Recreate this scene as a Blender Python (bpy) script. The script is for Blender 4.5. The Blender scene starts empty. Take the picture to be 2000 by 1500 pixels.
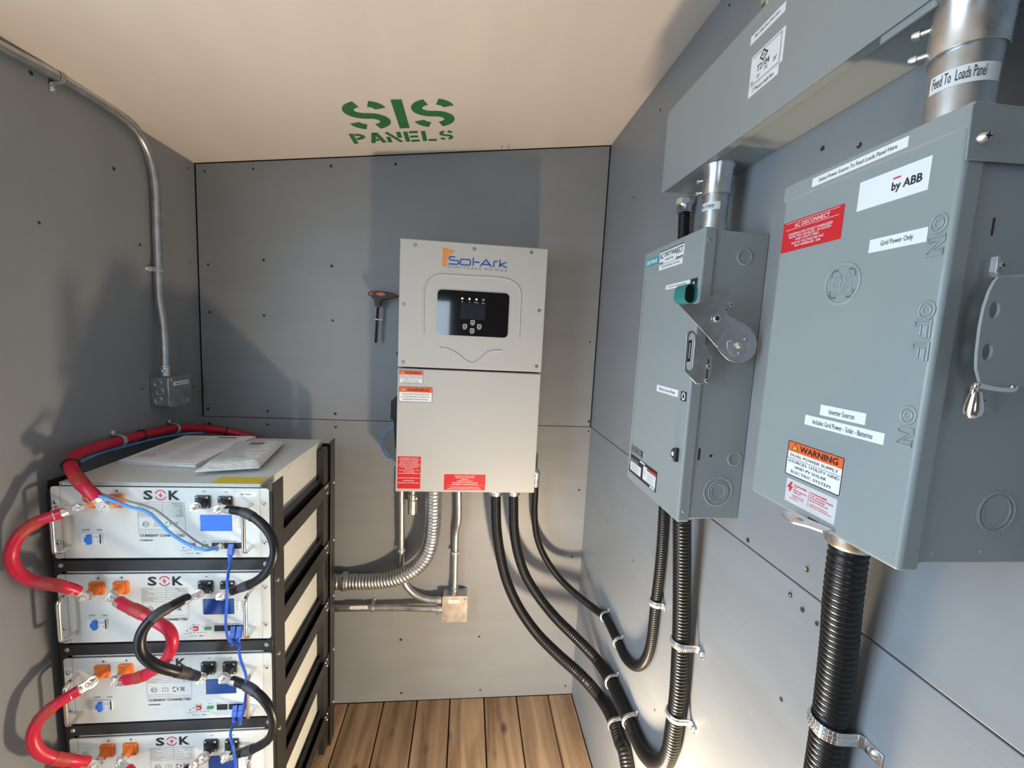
import bpy, bmesh, math, random
from mathutils import Vector, Matrix
from mathutils.geometry import tessellate_polygon
SC = bpy.context.scene
COL = SC.collection
PI = math.pi
random.seed(4)

# ---------------------------------------------------------------- camera
def make_camera():
    cd = bpy.data.cameras.new('camera'); cam = bpy.data.objects.new('camera', cd); COL.objects.link(cam)
    cd.sensor_fit = 'HORIZONTAL'; cd.sensor_width = 36.0; cd.lens = 827.8 * 36.0 / 2000.0
    cd.clip_start = 0.01; cd.clip_end = 200
    a, b, c = [math.radians(v) for v in (6.48211, -6.18849, 2.87324)]
    B = Matrix(((1,0,0),(0,0,-1),(0,1,0)))
    Rx = Matrix(((1,0,0),(0,math.cos(a),-math.sin(a)),(0,math.sin(a),math.cos(a))))
    Ry = Matrix(((math.cos(b),0,math.sin(b)),(0,1,0),(-math.sin(b),0,math.cos(b))))
    Rz = Matrix(((math.cos(c),-math.sin(c),0),(math.sin(c),math.cos(c),0),(0,0,1)))
    W = Rz @ Rx @ Ry @ B            # rows: image right, image down, forward
    M = Matrix((W[0], -W[1], -W[2])).transposed()
    cam.matrix_world = Matrix.Translation((0, 0, 1.5824)) @ M.to_4x4()
    SC.camera = cam
make_camera()

# ---------------------------------------------------------------- light
wd = bpy.data.worlds.new('sky'); SC.world = wd; wd.use_nodes = True
bg = wd.node_tree.nodes['Background']; bg.inputs[0].default_value = (0.66, 0.84, 1.0, 1); bg.inputs[1].default_value = 8.0
SC.view_settings.view_transform = 'Standard'; SC.view_settings.look = 'None'
SC.view_settings.exposure = 0.0; SC.view_settings.gamma = 1.0; SC.view_settings.use_curve_mapping = False
def lamp(name, kind, loc, energy, color, **kw):
    l = bpy.data.lights.new(name, kind); l.energy = energy; l.color = color
    o = bpy.data.objects.new(name, l); COL.objects.link(o); o.location = loc
    for k, v in kw.items(): setattr(l, k, v)
    return o
# a warm work lamp standing low beside the right wall, just below the frame
lamp('work_lamp_light', 'POINT', (0.315, 0.69, 0.38), 48.0, (1.0, 0.78, 0.52), shadow_soft_size=0.045)
# daylight comes in through an open doorway in the left wall and a window in the rear wall, both behind the camera
for nm, loc, rot, w_, h_ in (('doorway_portal', (-1.06, 0.275, 1.04), (PI/2, 0, -PI/2), .86, 2.08), ('window_portal', (-0.31, -0.82, 1.58), (PI/2, 0, 0), .30, .56)):
    po = lamp(nm, 'AREA', loc, 1.0, (1, 1, 1), shape='RECTANGLE', size=w_, size_y=h_)
    po.rotation_euler = rot; po.data.cycles.is_portal = True

# ---------------------------------------------------------------- materials
def mat(name, col, rough=0.5, metal=0.0, bump=0.0, bscale=(60,60,60), var=0.0, vscale=(6,6,6), emis=0.0, coat=0.0, spec=0.5, detail=6, rnd=0.0, alpha=1.0, bdist=0.002):
    m = bpy.data.materials.new(name); m.use_nodes = True
    nt = m.node_tree; N = nt.nodes; L = nt.links; p = N['Principled BSDF']
    p.inputs['Base Color'].default_value = (*col, 1); p.inputs['Roughness'].default_value = rough
    p.inputs['Metallic'].default_value = metal; p.inputs['Specular IOR Level'].default_value = spec
    if coat: p.inputs['Coat Weight'].default_value = coat; p.inputs['Coat Roughness'].default_value = 0.08
    if emis: p.inputs['Emission Color'].default_value = (*col, 1); p.inputs['Emission Strength'].default_value = emis
    if alpha < 1: p.inputs['Alpha'].default_value = alpha
    tc = N.new('ShaderNodeTexCoord')
    if var or rnd:
        mp = N.new('ShaderNodeMapping'); mp.inputs['Scale'].default_value = vscale; L.new(tc.outputs['Object'], mp.inputs[0])
        nz = N.new('ShaderNodeTexNoise'); nz.inputs['Scale'].default_value = 1; nz.inputs['Detail'].default_value = detail; L.new(mp.outputs[0], nz.inputs['Vector'])
        mr = N.new('ShaderNodeMapRange'); mr.inputs[1].default_value = .3; mr.inputs[2].default_value = .7
        mr.inputs[3].default_value = 1 - var; mr.inputs[4].default_value = 1 + var; L.new(nz.outputs['Fac'], mr.inputs[0])
        fac = mr.outputs[0]
        if rnd:
            oi = N.new('ShaderNodeObjectInfo'); m2 = N.new('ShaderNodeMapRange'); m2.inputs[3].default_value = 1 - rnd; m2.inputs[4].default_value = 1 + rnd
            L.new(oi.outputs['Random'], m2.inputs[0]); mu = N.new('ShaderNodeMath'); mu.operation = 'MULTIPLY'
            L.new(fac, mu.inputs[0]); L.new(m2.outputs[0], mu.inputs[1]); fac = mu.outputs[0]
        vm = N.new('ShaderNodeVectorMath'); vm.operation = 'SCALE'; vm.inputs[0].default_value = col
        L.new(fac, vm.inputs['Scale']); L.new(vm.outputs[0], p.inputs['Base Color'])
        if metal: 
            mr3 = N.new('ShaderNodeMapRange'); mr3.inputs[3].default_value = rough*.75; mr3.inputs[4].default_value = rough*1.35
            L.new(nz.outputs['Fac'], mr3.inputs[0]); L.new(mr3.outputs[0], p.inputs['Roughness'])
    if bump:
        mp = N.new('ShaderNodeMapping'); mp.inputs['Scale'].default_value = bscale; L.new(tc.outputs['Object'], mp.inputs[0])
        nz = N.new('ShaderNodeTexNoise'); nz.inputs['Scale'].default_value = 1; nz.inputs['Detail'].default_value = 5; L.new(mp.outputs[0], nz.inputs['Vector'])
        bp = N.new('ShaderNodeBump'); bp.inputs['Strength'].default_value = bump; bp.inputs['Distance'].default_value = bdist
        L.new(nz.outputs['Fac'], bp.inputs['Height']); L.new(bp.outputs[0], p.inputs['Normal'])
    return m

PAINT = (0.245, 0.262, 0.285)
M = {}
M['wall_h'] = mat('grey_paint_level_grain', PAINT, .42, bump=.16, bscale=(7,7,90), var=.05, vscale=(3,3,14))
M['wall_v'] = mat('grey_paint_upright_grain', PAINT, .45, bump=.2, bscale=(60,60,5), var=.05, vscale=(10,10,2))
M['gap'] = mat('dark_gap', (.02,.02,.022), .9)
M['hole'] = mat('screw_hole_dark', (.03,.025,.02), .8)
M['knot'] = mat('plywood_bare', (.45,.30,.16), .8)
M['green'] = mat('stencil_green', (.035,.20,.065), .7, var=.12, vscale=(30,30,30))
M['galv'] = mat('galvanised_steel', (.56,.58,.60), .36, 1, var=.14, vscale=(35,35,35))
M['zinc'] = mat('bright_zinc', (.72,.73,.74), .28, 1, var=.1, vscale=(60,60,60))
M['cast'] = mat('cast_zinc_fitting', (.62,.61,.58), .38, 1, var=.1, vscale=(60,60,60))
M['chrome'] = mat('tinned_copper', (.86,.85,.82), .30, .85)
M['steel'] = mat('polished_steel', (.75,.72,.68), .15, 1)
M['enamel'] = mat('grey_enamel', (.285,.32,.325), .34, bump=.06, bscale=(220,220,220), bdist=.001)
M['enamel_dark'] = mat('grey_enamel_shadow_box', (.20,.235,.235), .36, bump=.06, bscale=(220,220,220), bdist=.001)
M['inv'] = mat('inverter_light_grey', (.49,.485,.475), .45, bump=.05, bscale=(400,400,400), bdist=.0006)
M['white'] = mat('label_white', (.82,.84,.86), .45)
M['black'] = mat('print_black', (.015,.015,.017), .5)
M['redlab'] = mat('label_red', (.62,.018,.025), .4)
M['redink'] = mat('ink_red', (.62,.03,.04), .5)
M['orange'] = mat('label_orange', (.85,.13,.03), .45)
M['yellow'] = mat('label_yellow', (.85,.62,.05), .45)
M['blue'] = mat('logo_blue', (.02,.10,.42), .4)
M['suncol'] = mat('logo_orange', (.78,.26,.04), .4)
M['greyink'] = mat('ink_grey', (.12,.12,.14), .5)
M['cyan'] = mat('badge_cyan', (.03,.36,.48), .35)
M['gloss_black'] = mat('black_glass', (.006,.006,.008), .04, coat=.6)
M['lcd_dark'] = mat('dark_lcd', (.022,.025,.035), .08)
M['jacket'] = mat('black_pvc_jacket', (.007,.007,.008), .36, spec=.4)
M['rubber'] = mat('black_rubber', (.02,.02,.021), .42)
M['shrinkb'] = mat('black_heat_shrink', (.035,.035,.037), .5, bump=.3, bscale=(120,120,120))
M['redc'] = mat('red_cable', (.55,.010,.042), .36)
M['shrinkr'] = mat('red_heat_shrink', (.42,.035,.03), .5, bump=.4, bscale=(120,120,120))
M['bluec'] = mat('light_blue_cable', (.10,.33,.75), .35)
M['netc'] = mat('blue_patch_cable', (.02,.09,.50), .35)
M['greyc'] = mat('grey_cable', (.22,.21,.21), .4)
M['batt'] = mat('battery_grey_paint', (.67,.69,.67), .36, bump=.05, bscale=(400,400,400), bdist=.0006)
M['rack'] = mat('black_powder_coat', (.022,.022,.024), .36, bump=.12, bscale=(500,500,500), bdist=.0006)
M['lcd'] = mat('blue_lcd', (.0,.10,.62), .15, emis=.35)
M['lcd2'] = mat('blue_lcd_dim', (.0,.035,.20), .15, emis=.25)
M['orplastic'] = mat('orange_plastic', (.78,.20,.03), .42)
M['blplastic'] = mat('black_plastic', (.02,.02,.022), .35)
M['whplastic'] = mat('white_plastic', (.75,.76,.76), .35)
M['bluetog'] = mat('blue_toggle', (.03,.18,.70), .3)
M['tape'] = mat('yellow_tape', (.75,.55,.02), .3)
M['teal'] = mat('teal_plastic', (.02,.20,.20), .35)
M['paper'] = mat('paper', (.87,.87,.90), .7, bump=.2, bscale=(30,30,30))
M['ledg'] = mat('led_green', (.70,.85,.62), .3, emis=.45)
M['pouch'] = mat('clear_pouch_paper', (.82,.83,.83), .30, bump=.8, bscale=(28,60,28), bdist=.006)
M['print'] = mat('faint_print', (.50,.50,.54), .7)
M['orgrip'] = mat('orange_grip', (.80,.12,.02), .45)
M['greenp'] = mat('green_plastic', (.05,.30,.10), .4)

# plywood ceiling
def plywood():
    m = mat('bare_plywood', (.86,.785,.71), .60, bump=.12, bscale=(40,6,40), var=.045, vscale=(5,1.2,1.2))
    return m
M['ply'] = plywood()
def deck():
    m = bpy.data.materials.new('deck_board_wood'); m.use_nodes = True
    nt = m.node_tree; N = nt.nodes; L = nt.links; p = N['Principled BSDF']; p.inputs['Roughness'].default_value = .62
    tc = N.new('ShaderNodeTexCoord'); oi = N.new('ShaderNodeObjectInfo')
    ad = N.new('ShaderNodeVectorMath'); ad.operation = 'ADD'
    sc = N.new('ShaderNodeVectorMath'); sc.operation = 'SCALE'; sc.inputs[0].default_value = (13.0, 31.0, 7.0); L.new(oi.outputs['Random'], sc.inputs['Scale'])
    L.new(tc.outputs['Object'], ad.inputs[0]); L.new(sc.outputs[0], ad.inputs[1])
    mp = N.new('ShaderNodeMapping'); mp.inputs['Scale'].default_value = (22, 2.2, 10); L.new(ad.outputs[0], mp.inputs[0])
    nz = N.new('ShaderNodeTexNoise'); nz.inputs['Scale'].default_value = 1; nz.inputs['Detail'].default_value = 8; nz.inputs['Distortion'].default_value = .6
    L.new(mp.outputs[0], nz.inputs['Vector'])
    cr = N.new('ShaderNodeValToRGB'); cr.color_ramp.elements[0].position = .32; cr.color_ramp.elements[0].color = (.15,.088,.050,1)
    cr.color_ramp.elements[1].position = .66; cr.color_ramp.elements[1].color = (.37,.255,.16,1)
    L.new(nz.outputs['Fac'], cr.inputs[0])
    # knots
    mk = N.new('ShaderNodeMapping'); mk.inputs['Scale'].default_value = (9, 4.5, 1); L.new(ad.outputs[0], mk.inputs[0])
    vo = N.new('ShaderNodeTexVoronoi'); vo.inputs['Scale'].default_value = 1; L.new(mk.outputs[0], vo.inputs['Vector'])
    kr = N.new('ShaderNodeMapRange'); kr.inputs[1].default_value = .06; kr.inputs[2].default_value = .16; kr.inputs[3].default_value = .35; kr.inputs[4].default_value = 1
    L.new(vo.outputs['Distance'], kr.inputs[0])
    m2 = N.new('ShaderNodeMapRange'); m2.inputs[3].default_value = .85; m2.inputs[4].default_value = 1.15; L.new(oi.outputs['Random'], m2.inputs[0])
    mu = N.new('ShaderNodeMath'); mu.operation = 'MULTIPLY'; L.new(kr.outputs[0], mu.inputs[0]); L.new(m2.outputs[0], mu.inputs[1])
    vs = N.new('ShaderNodeVectorMath'); vs.operation = 'SCALE'; L.new(cr.outputs[0], vs.inputs[0]); L.new(mu.outputs[0], vs.inputs['Scale'])
    L.new(vs.outputs[0], p.inputs['Base Color'])
    bp = N.new('ShaderNodeBump'); bp.inputs['Strength'].default_value = .4; bp.inputs['Distance'].default_value = .002; L.new(nz.outputs['Fac'], bp.inputs['Height']); L.new(bp.outputs[0], p.inputs['Normal'])
    return m
M['deck'] = deck()

# ---------------------------------------------------------------- frames and mesh builder
def frame(o, u, v):
    u = Vector(u).normalized(); v = Vector(v).normalized(); n = u.cross(v)
    m = Matrix((u, v, n)).transposed().to_4x4(); m.translation = Vector(o); return m
WORLD = Matrix.Identity(4)
def FR(x, y=0, z=0): return frame((x, y, z), (0,-1,0), (0,0,1))      # faces -X (right wall), u runs towards the camera
def FB(y, x=0, z=0): return frame((x, y, z), (1,0,0), (0,0,1))       # faces -Y (back wall)
TH = math.atan(0.2 / 1.509)
FC = frame((-0.987, 0, 2.134), (math.cos(TH), 0, math.sin(TH)), (0,-1,0))   # faces down (ceiling)

_tc = {}
def text_geo(s, bold):
    k = (s, bold)
    if k not in _tc:
        c = bpy.data.curves.new('t', 'FONT'); c.body = s; c.size = 1; c.offset = bold; c.resolution_u = 2
        c.align_x = 'LEFT'
        o = bpy.data.objects.new('t', c); me = bpy.data.meshes.new_from_object(o)
        vs = [tuple(v.co)[:2] for v in me.vertices]; fs = [tuple(p.vertices) for p in me.polygons]
        bpy.data.objects.remove(o); bpy.data.curves.remove(c); bpy.data.meshes.remove(me)
        _tc[k] = (vs, fs)
    return _tc[k]

def catmull(pts, per=10, closed=False):
    P = [Vector(p) for p in pts]; n = len(P); out = []
    if n < 3: return P
    rng = range(n if closed else n - 1)
    for i in rng:
        if closed: a, b, c, d = P[i-1], P[i], P[(i+1) % n], P[(i+2) % n]
        else: a, b, c, d = P[max(i-1,0)], P[i], P[i+1], P[min(i+2,n-1)]
        for k in range(per):
            t = k / per
            out.append(.5*((2*b)+(-a+c)*t+(2*a-5*b+4*c-d)*t*t+(-a+3*b-3*c+d)*t**3))
    if not closed: out.append(P[-1])
    return out
def resample(pts, step):
    P = [Vector(p) for p in pts]; L = [0]
    for a, b in zip(P, P[1:]): L.append(L[-1] + (b-a).length)
    n = max(2, int(round(L[-1] / step))); out = []; j = 0
    for i in range(n+1):
        s = L[-1]*i/n
        while j < len(P)-2 and L[j+1] < s: j += 1
        d = L[j+1]-L[j]; t = 0 if d == 0 else (s-L[j])/d
        out.append(P[j].lerp(P[j+1], min(1, t)))
    return out
def cut(pts, s0, s1):
    """piece of a polyline between two arc lengths (negative = from the end)"""
    P = resample(pts, .004); tot = sum((b-a).length for a, b in zip(P, P[1:]))
    if s0 < 0: s0 += tot
    if s1 is None: s1 = tot
    if s1 < 0: s1 += tot
    n = len(P)-1; i0 = int(round(s0/tot*n)); i1 = int(round(s1/tot*n))
    return P[i0:max(i1, i0+1)+1]

class MB:
    def __init__(s, fr=WORLD): s.V = []; s.F = []; s.fr = fr
    def add(s, vs, fs):
        b = len(s.V); s.V += [s.fr @ Vector(v) for v in vs]; s.F += [tuple(b+i for i in f) for f in fs]; return s
    def box(s, x0, y0, z0, x1, y1, z1):
        x0, x1 = sorted((x0, x1)); y0, y1 = sorted((y0, y1)); z0, z1 = sorted((z0, z1))
        v = [(x,y,z) for z in (z0,z1) for y in (y0,y1) for x in (x0,x1)]
        return s.add(v, [(0,2,3,1),(4,5,7,6),(0,1,5,4),(2,6,7,3),(0,4,6,2),(1,3,7,5)])
    def ring(s, c, ax, r, seg):
        ax = Vector(ax).normalized(); h = Vector((0,0,1)) if abs(ax.z) < .9 else Vector((1,0,0))
        a = ax.cross(h).normalized(); b = ax.cross(a)
        return [Vector(c) + a*math.cos(2*PI*k/seg)*r + b*math.sin(2*PI*k/seg)*r for k in range(seg)]
    def lathe(s, p0, ax, prof, seg=24, caps=True):
        """prof: (distance along axis, radius)"""
        ax = Vector(ax).normalized(); vs = []; fs = []
        for d, r in prof: vs += s.ring(Vector(p0)+ax*d, ax, max(r,1e-5), seg)
        for i in range(len(prof)-1):
            for k in range(seg):
                a = i*seg+k; b = i*seg+(k+1) % seg; fs.append((a, b, b+seg, a+seg))
        if caps: fs.append(tuple(range(seg))[::-1]); fs.append(tuple((len(prof)-1)*seg+k for k in range(seg)))
        fs = [f[::-1] for f in fs]
        return s.add(vs, fs)
    def cyl(s, p0, p1, r, seg=20, r1=None):
        d = Vector(p1)-Vector(p0); return s.lathe(p0, d, [(0, r), (d.length, r if r1 is None else r1)], seg)
    def tube(s, pts, r, seg=14, closed=False, caps=True, flat=1.0):
        P = [Vector(p) for p in pts]; n = len(P)
        T = [((P[(i+1) % n]-P[i-1]) if closed else (P[min(i+1,n-1)]-P[max(i-1,0)])).normalized() for i in range(n)]
        h = Vector((0,0,1)) if abs(T[0].z) < .9 else Vector((1,0,0))
        a = (h - T[0]*h.dot(T[0])).normalized(); vs = []; fs = []
        for i in range(n):
            a = (a - T[i]*a.dot(T[i])).normalized(); b = T[i].cross(a)
            rr = r[i] if isinstance(r, list) else r
            vs += [P[i] + (a*math.cos(2*PI*k/seg) + b*math.sin(2*PI*k/seg)*flat)*rr for k in range(seg)]
        for i in range(n if closed else n-1):
            j = (i+1) % n
            for k in range(seg):
                k2 = (k+1) % seg; fs.append((i*seg+k, i*seg+k2, j*seg+k2, j*seg+k))
        if caps and not closed: fs.append(tuple(range(seg))[::-1]); fs.append(tuple((n-1)*seg+k for k in range(seg)))
        return s.add(vs, fs)
    def ribbed(s, pts, r, pitch, amp, seg=18, sub=6):
        P = resample(pts, pitch/sub); rr = [r*(1 + amp*math.cos(2*PI*i/sub)) for i in range(len(P))]
        return s.tube(P, rr, seg)
    def prism(s, loops, n0, n1):
        """loops: outer outline then holes, as (u,v); solid between n0 and n1"""
        if not isinstance(loops[0][0], (list, tuple)): loops = [loops]
        L3 = [[Vector((p[0], p[1], 0)) for p in l] for l in loops]
        def area(l): return sum(a.x*b.y-b.x*a.y for a, b in zip(l, l[1:]+l[:1]))
        L3 = [l if (area(l) > 0) == (i == 0) else l[::-1] for i, l in enumerate(L3)]
        flat = [p for l in L3 for p in l]; tris = tessellate_polygon(L3); N = len(flat)
        vs = [(p.x, p.y, n0) for p in flat] + [(p.x, p.y, n1) for p in flat]; fs = []
        for t in tris:
            a, b, c = [flat[i] for i in t]
            if (b-a).cross(c-a).z < 0: t = (t[0], t[2], t[1])
            fs.append((t[0]+N, t[1]+N, t[2]+N)); fs.append((t[2], t[1], t[0]))
        b = 0
        for l in L3:
            m = len(l)
            for i in range(m): j = (i+1) % m; fs.append((b+i, b+j, b+j+N, b+i+N))
            b += m
        return s.add(vs, fs)
    def stroke(s, pts, w, n0, n1=None, closed=False):
        """constant-width ribbon along (u,v) points; n0..n1 thickness (flat when n1 is None)"""
        P = [Vector((p[0], p[1])) for p in pts]; n = len(P); Lf = []; Rt = []
        for i in range(n):
            if closed: a, b = P[i-1], P[(i+1) % n]
            else: a, b = P[max(i-1,0)], P[min(i+1,n-1)]
            d1 = (P[i]-a).normalized() if (P[i]-a).length > 1e-9 else (b-P[i]).normalized()
            d2 = (b-P[i]).normalized() if (b-P[i]).length > 1e-9 else d1
            t = (d1+d2).normalized() if (d1+d2).length > 1e-6 else d1
            m = Vector((-t.y, t.x)); k = 1/max(.4, m.dot(Vector((-d2.y, d2.x))))
            Lf.append(P[i]+m*w/2*k); Rt.append(P[i]-m*w/2*k)
        for i in range(n if closed else n-1):
            j = (i+1) % n; q = [Rt[i], Rt[j], Lf[j], Lf[i]]
            if n1 is None: s.add([(p.x, p.y, n0) for p in q], [(0,1,2,3)])
            else: s.add([(p.x, p.y, n0) for p in q]+[(p.x, p.y, n1) for p in q], [(4,5,6,7),(3,2,1,0),(0,1,5,4),(1,2,6,5),(2,3,7,6),(3,0,4,7)])
        return s
    def rect(s, r, n): return s.add([(r[0],r[1],n),(r[2],r[1],n),(r[2],r[3],n),(r[0],r[3],n)], [(0,1,2,3)])
    def text(s, t, r, n, bold=0.0, keep=False, cap=True):
        """lettering stretched into the rectangle r=(u0,v0,u1,v1); keep = natural proportions, centred"""
        vs, fs = text_geo(t, bold)
        if not vs: return s
        x0 = min(v[0] for v in vs); x1 = max(v[0] for v in vs); y0 = min(v[1] for v in vs); y1 = max(v[1] for v in vs)
        sx = (r[2]-r[0])/(x1-x0); sy = (r[3]-r[1])/(y1-y0); cx = (r[0]+r[2])/2; cy = (r[1]+r[3])/2
        if keep: sx = sy = min(sx, sy)
        return s.add([(cx+(v[0]-(x0+x1)/2)*sx, cy+(v[1]-(y0+y1)/2)*sy, n) for v in vs], fs)
    def disc(s, u, v, n, r, seg=16): return s.add([(u+r*math.cos(2*PI*k/seg), v+r*math.sin(2*PI*k/seg), n) for k in range(seg)], [tuple(range(seg))])
    def rrect(s, u0, v0, u1, v1, rad, n0, n1, holes=()):
        return s.prism([rr_loop(u0, v0, u1, v1, rad)] + list(holes), n0, n1)
    def put(s, name, m, parent=None, bevel=0, smooth=35, kind=None, label=None, seg=2):
        me = bpy.data.meshes.new(name)
        lo = Vector((min(v[i] for v in s.V) for i in range(3))); hi = Vector((max(v[i] for v in s.V) for i in range(3)))
        c = (lo+hi)/2
        if parent is None: c.z = lo.z
        me.from_pydata([tuple(v-c) for v in s.V], [], s.F); me.validate()
        me.materials.append(M[m] if isinstance(m, str) else m)
        me.polygons.foreach_set('use_smooth', [True]*len(me.polygons))
        try: me.set_sharp_from_angle(angle=math.radians(smooth))
        except Exception: pass
        me.update()
        o = bpy.data.objects.new(name, me); COL.objects.link(o)
        if parent is not None:
            o.parent = parent; o.location = c - WL[parent.name]
        else: o.location = c
        WL[o.name] = c.copy()
        if bevel:
            b = o.modifiers.new('bevel', 'BEVEL'); b.width = bevel; b.segments = seg; b.limit_method = 'ANGLE'; b.angle_limit = math.radians(50); b.harden_normals = False
        if kind: o['kind'] = kind
        if label: o['label'] = label
        return o
WL = {}
def rr_loop(u0, v0, u1, v1, rad, seg=5):
    out = []
    for cx, cy, a0 in ((u1-rad, v0+rad, -90), (u1-rad, v1-rad, 0), (u0+rad, v1-rad, 90), (u0+rad, v0+rad, 180)):
        for k in range(seg+1):
            a = math.radians(a0 + 90*k/seg); out.append((cx+rad*math.cos(a), cy+rad*math.sin(a)))
    return out
def circ(u, v, r, seg=16, ry=None): return [(u+r*math.cos(2*PI*k/seg), v+(ry or r)*math.sin(2*PI*k/seg)) for k in range(seg)]
def thing(name, label, cat, loc, group=None):
    o = bpy.data.objects.new(name, None); COL.objects.link(o); o.location = loc; o.empty_display_size = .05
    WL[o.name] = Vector(loc); o['label'] = label; o['category'] = cat
    if group: o['group'] = group
    return o
def tag(o, label, cat, group=None):
    o['label'] = label; o['category'] = cat
    if group: o['group'] = group
    return o
def screw(fr, u, v, n, r, m, parent, h=None, name='screw'):
    h = h or r*.6; b = MB(fr)
    b.lathe((u, v, n), (0,0,1), [(0, r), (h*.5, r), (h, r*.6)], 12)
    o = b.put(name, m, parent)
    c = MB(fr); c.box(u-r*.55, v-r*.12, n+h, u+r*.55, v+r*.12, n+h+.0003).box(u-r*.12, v-r*.55, n+h, u+r*.12, v+r*.55, n+h+.0003)
    c.put('screw_slot', 'black', o)
    return o
def helix_ring(b, u, v, n, r, t=.0013):
    b.tube([(u+r*math.cos(2*PI*k/28), v+r*math.sin(2*PI*k/28), n) for k in range(28)], t, 6, closed=True)

# ---------------------------------------------------------------- the room
X0, X1, YB, YR = -0.987, 0.522, 1.69, -0.75
ZL, ZR, SEAM = 2.134, 2.334, 1.222
def ceil_z(x): return ZL + (x-X0)*(ZR-ZL)/(X1-X0)
def structure(name, o): o.name = name; o['kind'] = 'structure'; return o
def empty_structure(name, loc):
    o = bpy.data.objects.new(name, None); COL.objects.link(o); o.location = loc; WL[o.name] = Vector(loc); o['kind'] = 'structure'; return o

# floor: joists slab below and separate boards
fl = MB().box(X0-.06, YR-.06, -.10, X1+.06, YB+.06, -.034).put('floor', 'gap'); fl['kind'] = 'structure'
xs = [(-0.4454,1.69,0)[0], (-0.2987,1.6878,0)[0], (-0.1588,1.6886,0)[0], (-0.0187,1.6894,0)[0], (0.1284,1.6901,0)[0], (0.2716,1.6938,0)[0], (0.4126,1.6951,0)[0]]
pitch = (xs[-1]-xs[0])/6
while xs[0]-pitch > X0: xs.insert(0, xs[0]-pitch)
xs = [X0] + xs
while xs[-1]+pitch < X1: xs.append(xs[-1]+pitch)
xs.append(X1)
for i in range(len(xs)-1):
    dz = random.uniform(-.0015, .0)
    MB().box(xs[i]+.002, YR, -.034, xs[i+1]-.0025, YB-.001, dz).put('floor_board', 'deck', fl, bevel=.002)

# back wall: two plywood sheets with a joint, screw holes
wb = MB().prism([(X0-.06,0),(X1+.06,0),(X1+.06,ceil_z(X1+.06)),(X0-.06,ceil_z(X0-.06))], 0, .05)
wb = MB(FB(YB+.062)).prism([(X0-.06,-.1),(X1+.06,-.1),(X1+.06,ceil_z(X1)+.1),(X0-.06,ceil_z(X0)+.1)], 0, .05).put('wall_back', 'gap'); wb['kind'] = 'structure'
MB(FB(YB)).prism([(X0-.02,0),(X1+.02,0),(X1+.02,SEAM-.0012),(X0-.02,SEAM-.0012)], -.012, 0).put('plywood_sheet', 'wall_h', wb, bevel=.0012)
MB(FB(YB)).prism([(X0+.004,SEAM+.0012),(X1-.004,SEAM+.0012),(X1-.004,ceil_z(X1-.004)-.004),(X0+.004,ceil_z(X0+.004)-.004)], -.012, .001).put('plywood_sheet', 'wall_h', wb, bevel=.0012)
def dots(fr, pts, r, parent, n=.0006, m='hole'):
    b = MB(fr)
    for (u, v) in pts: b.disc(u, v, n + random.uniform(0, .0002), r*random.uniform(.8, 1.25), 8)
    return b.put('screw_holes', m, parent, kind='stuff')
dots(FB(YB), [(-0.9529,2.108),(-0.7891,2.131),(-0.52,2.1635),(-0.2902,2.191),(-0.9504,1.7844),(-0.7591,1.8136),(-0.5176,1.8074),(-0.9501,1.6128),(-0.7605,1.6119),(-0.5135,1.6061),(-0.9659,1.2519),(-0.753,1.2488),(-0.5032,1.2465),(-0.9621,1.1948),(-0.7538,1.1967),(-0.5011,1.1936),(0.4925,1.573),(0.5119,1.2451),(0.5127,1.2039),(0.491,0.949),(0.48,0.6515),(-0.2339,0.2856),(0.0963,0.2903),(-0.2269,0.0381),(0.4906,0.0415),(0.1111,0.0379)], .0046, wb, .0018)

# right wall
wr = MB(FR(X1+.062)).prism([(-YB-.06,-.1),(-YR+.06,-.1),(-YR+.06,ZR+.1),(-YB-.06,ZR+.1)], 0, .05).put('wall_right', 'gap'); wr['kind'] = 'structure'
MB(FR(X1)).box(-YB, .0, -.012, -YR, SEAM-.0012, 0).put('plywood_sheet', 'wall_h', wr, bevel=.0012)
MB(FR(X1)).box(-YB, SEAM+.0012, -.012, -YR, ZR, 0).put('plywood_sheet', 'wall_h', wr, bevel=.0012)
dots(FR(X1), [(-1.402,2.0528),(-1.6018,1.9846),(-1.2456,2.2438),(-0.9308,2.2979),(-1.4077,0.9419),(-1.1659,0.9259),(-0.6872,1.2334),(-1.6842,0.0052),(-0.9565,0.6295),(-1.455,0.0216),(-0.569,1.0241),(-0.6268,1.8868)], .0036, wr)
dots(FR(X1), [(-0.5622,1.8644),(-0.5544,1.2543),(-0.578,1.1976),(-0.5519,1.1904),(-0.5246,1.1876),(-0.9543,0.9139)], .0042, wr, .0010)
dots(FR(X1), [(-0.5633,1.8661),(-0.5554,1.2545),(-0.5769,1.1975)], .0022, wr, .0016, 'knot')

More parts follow.
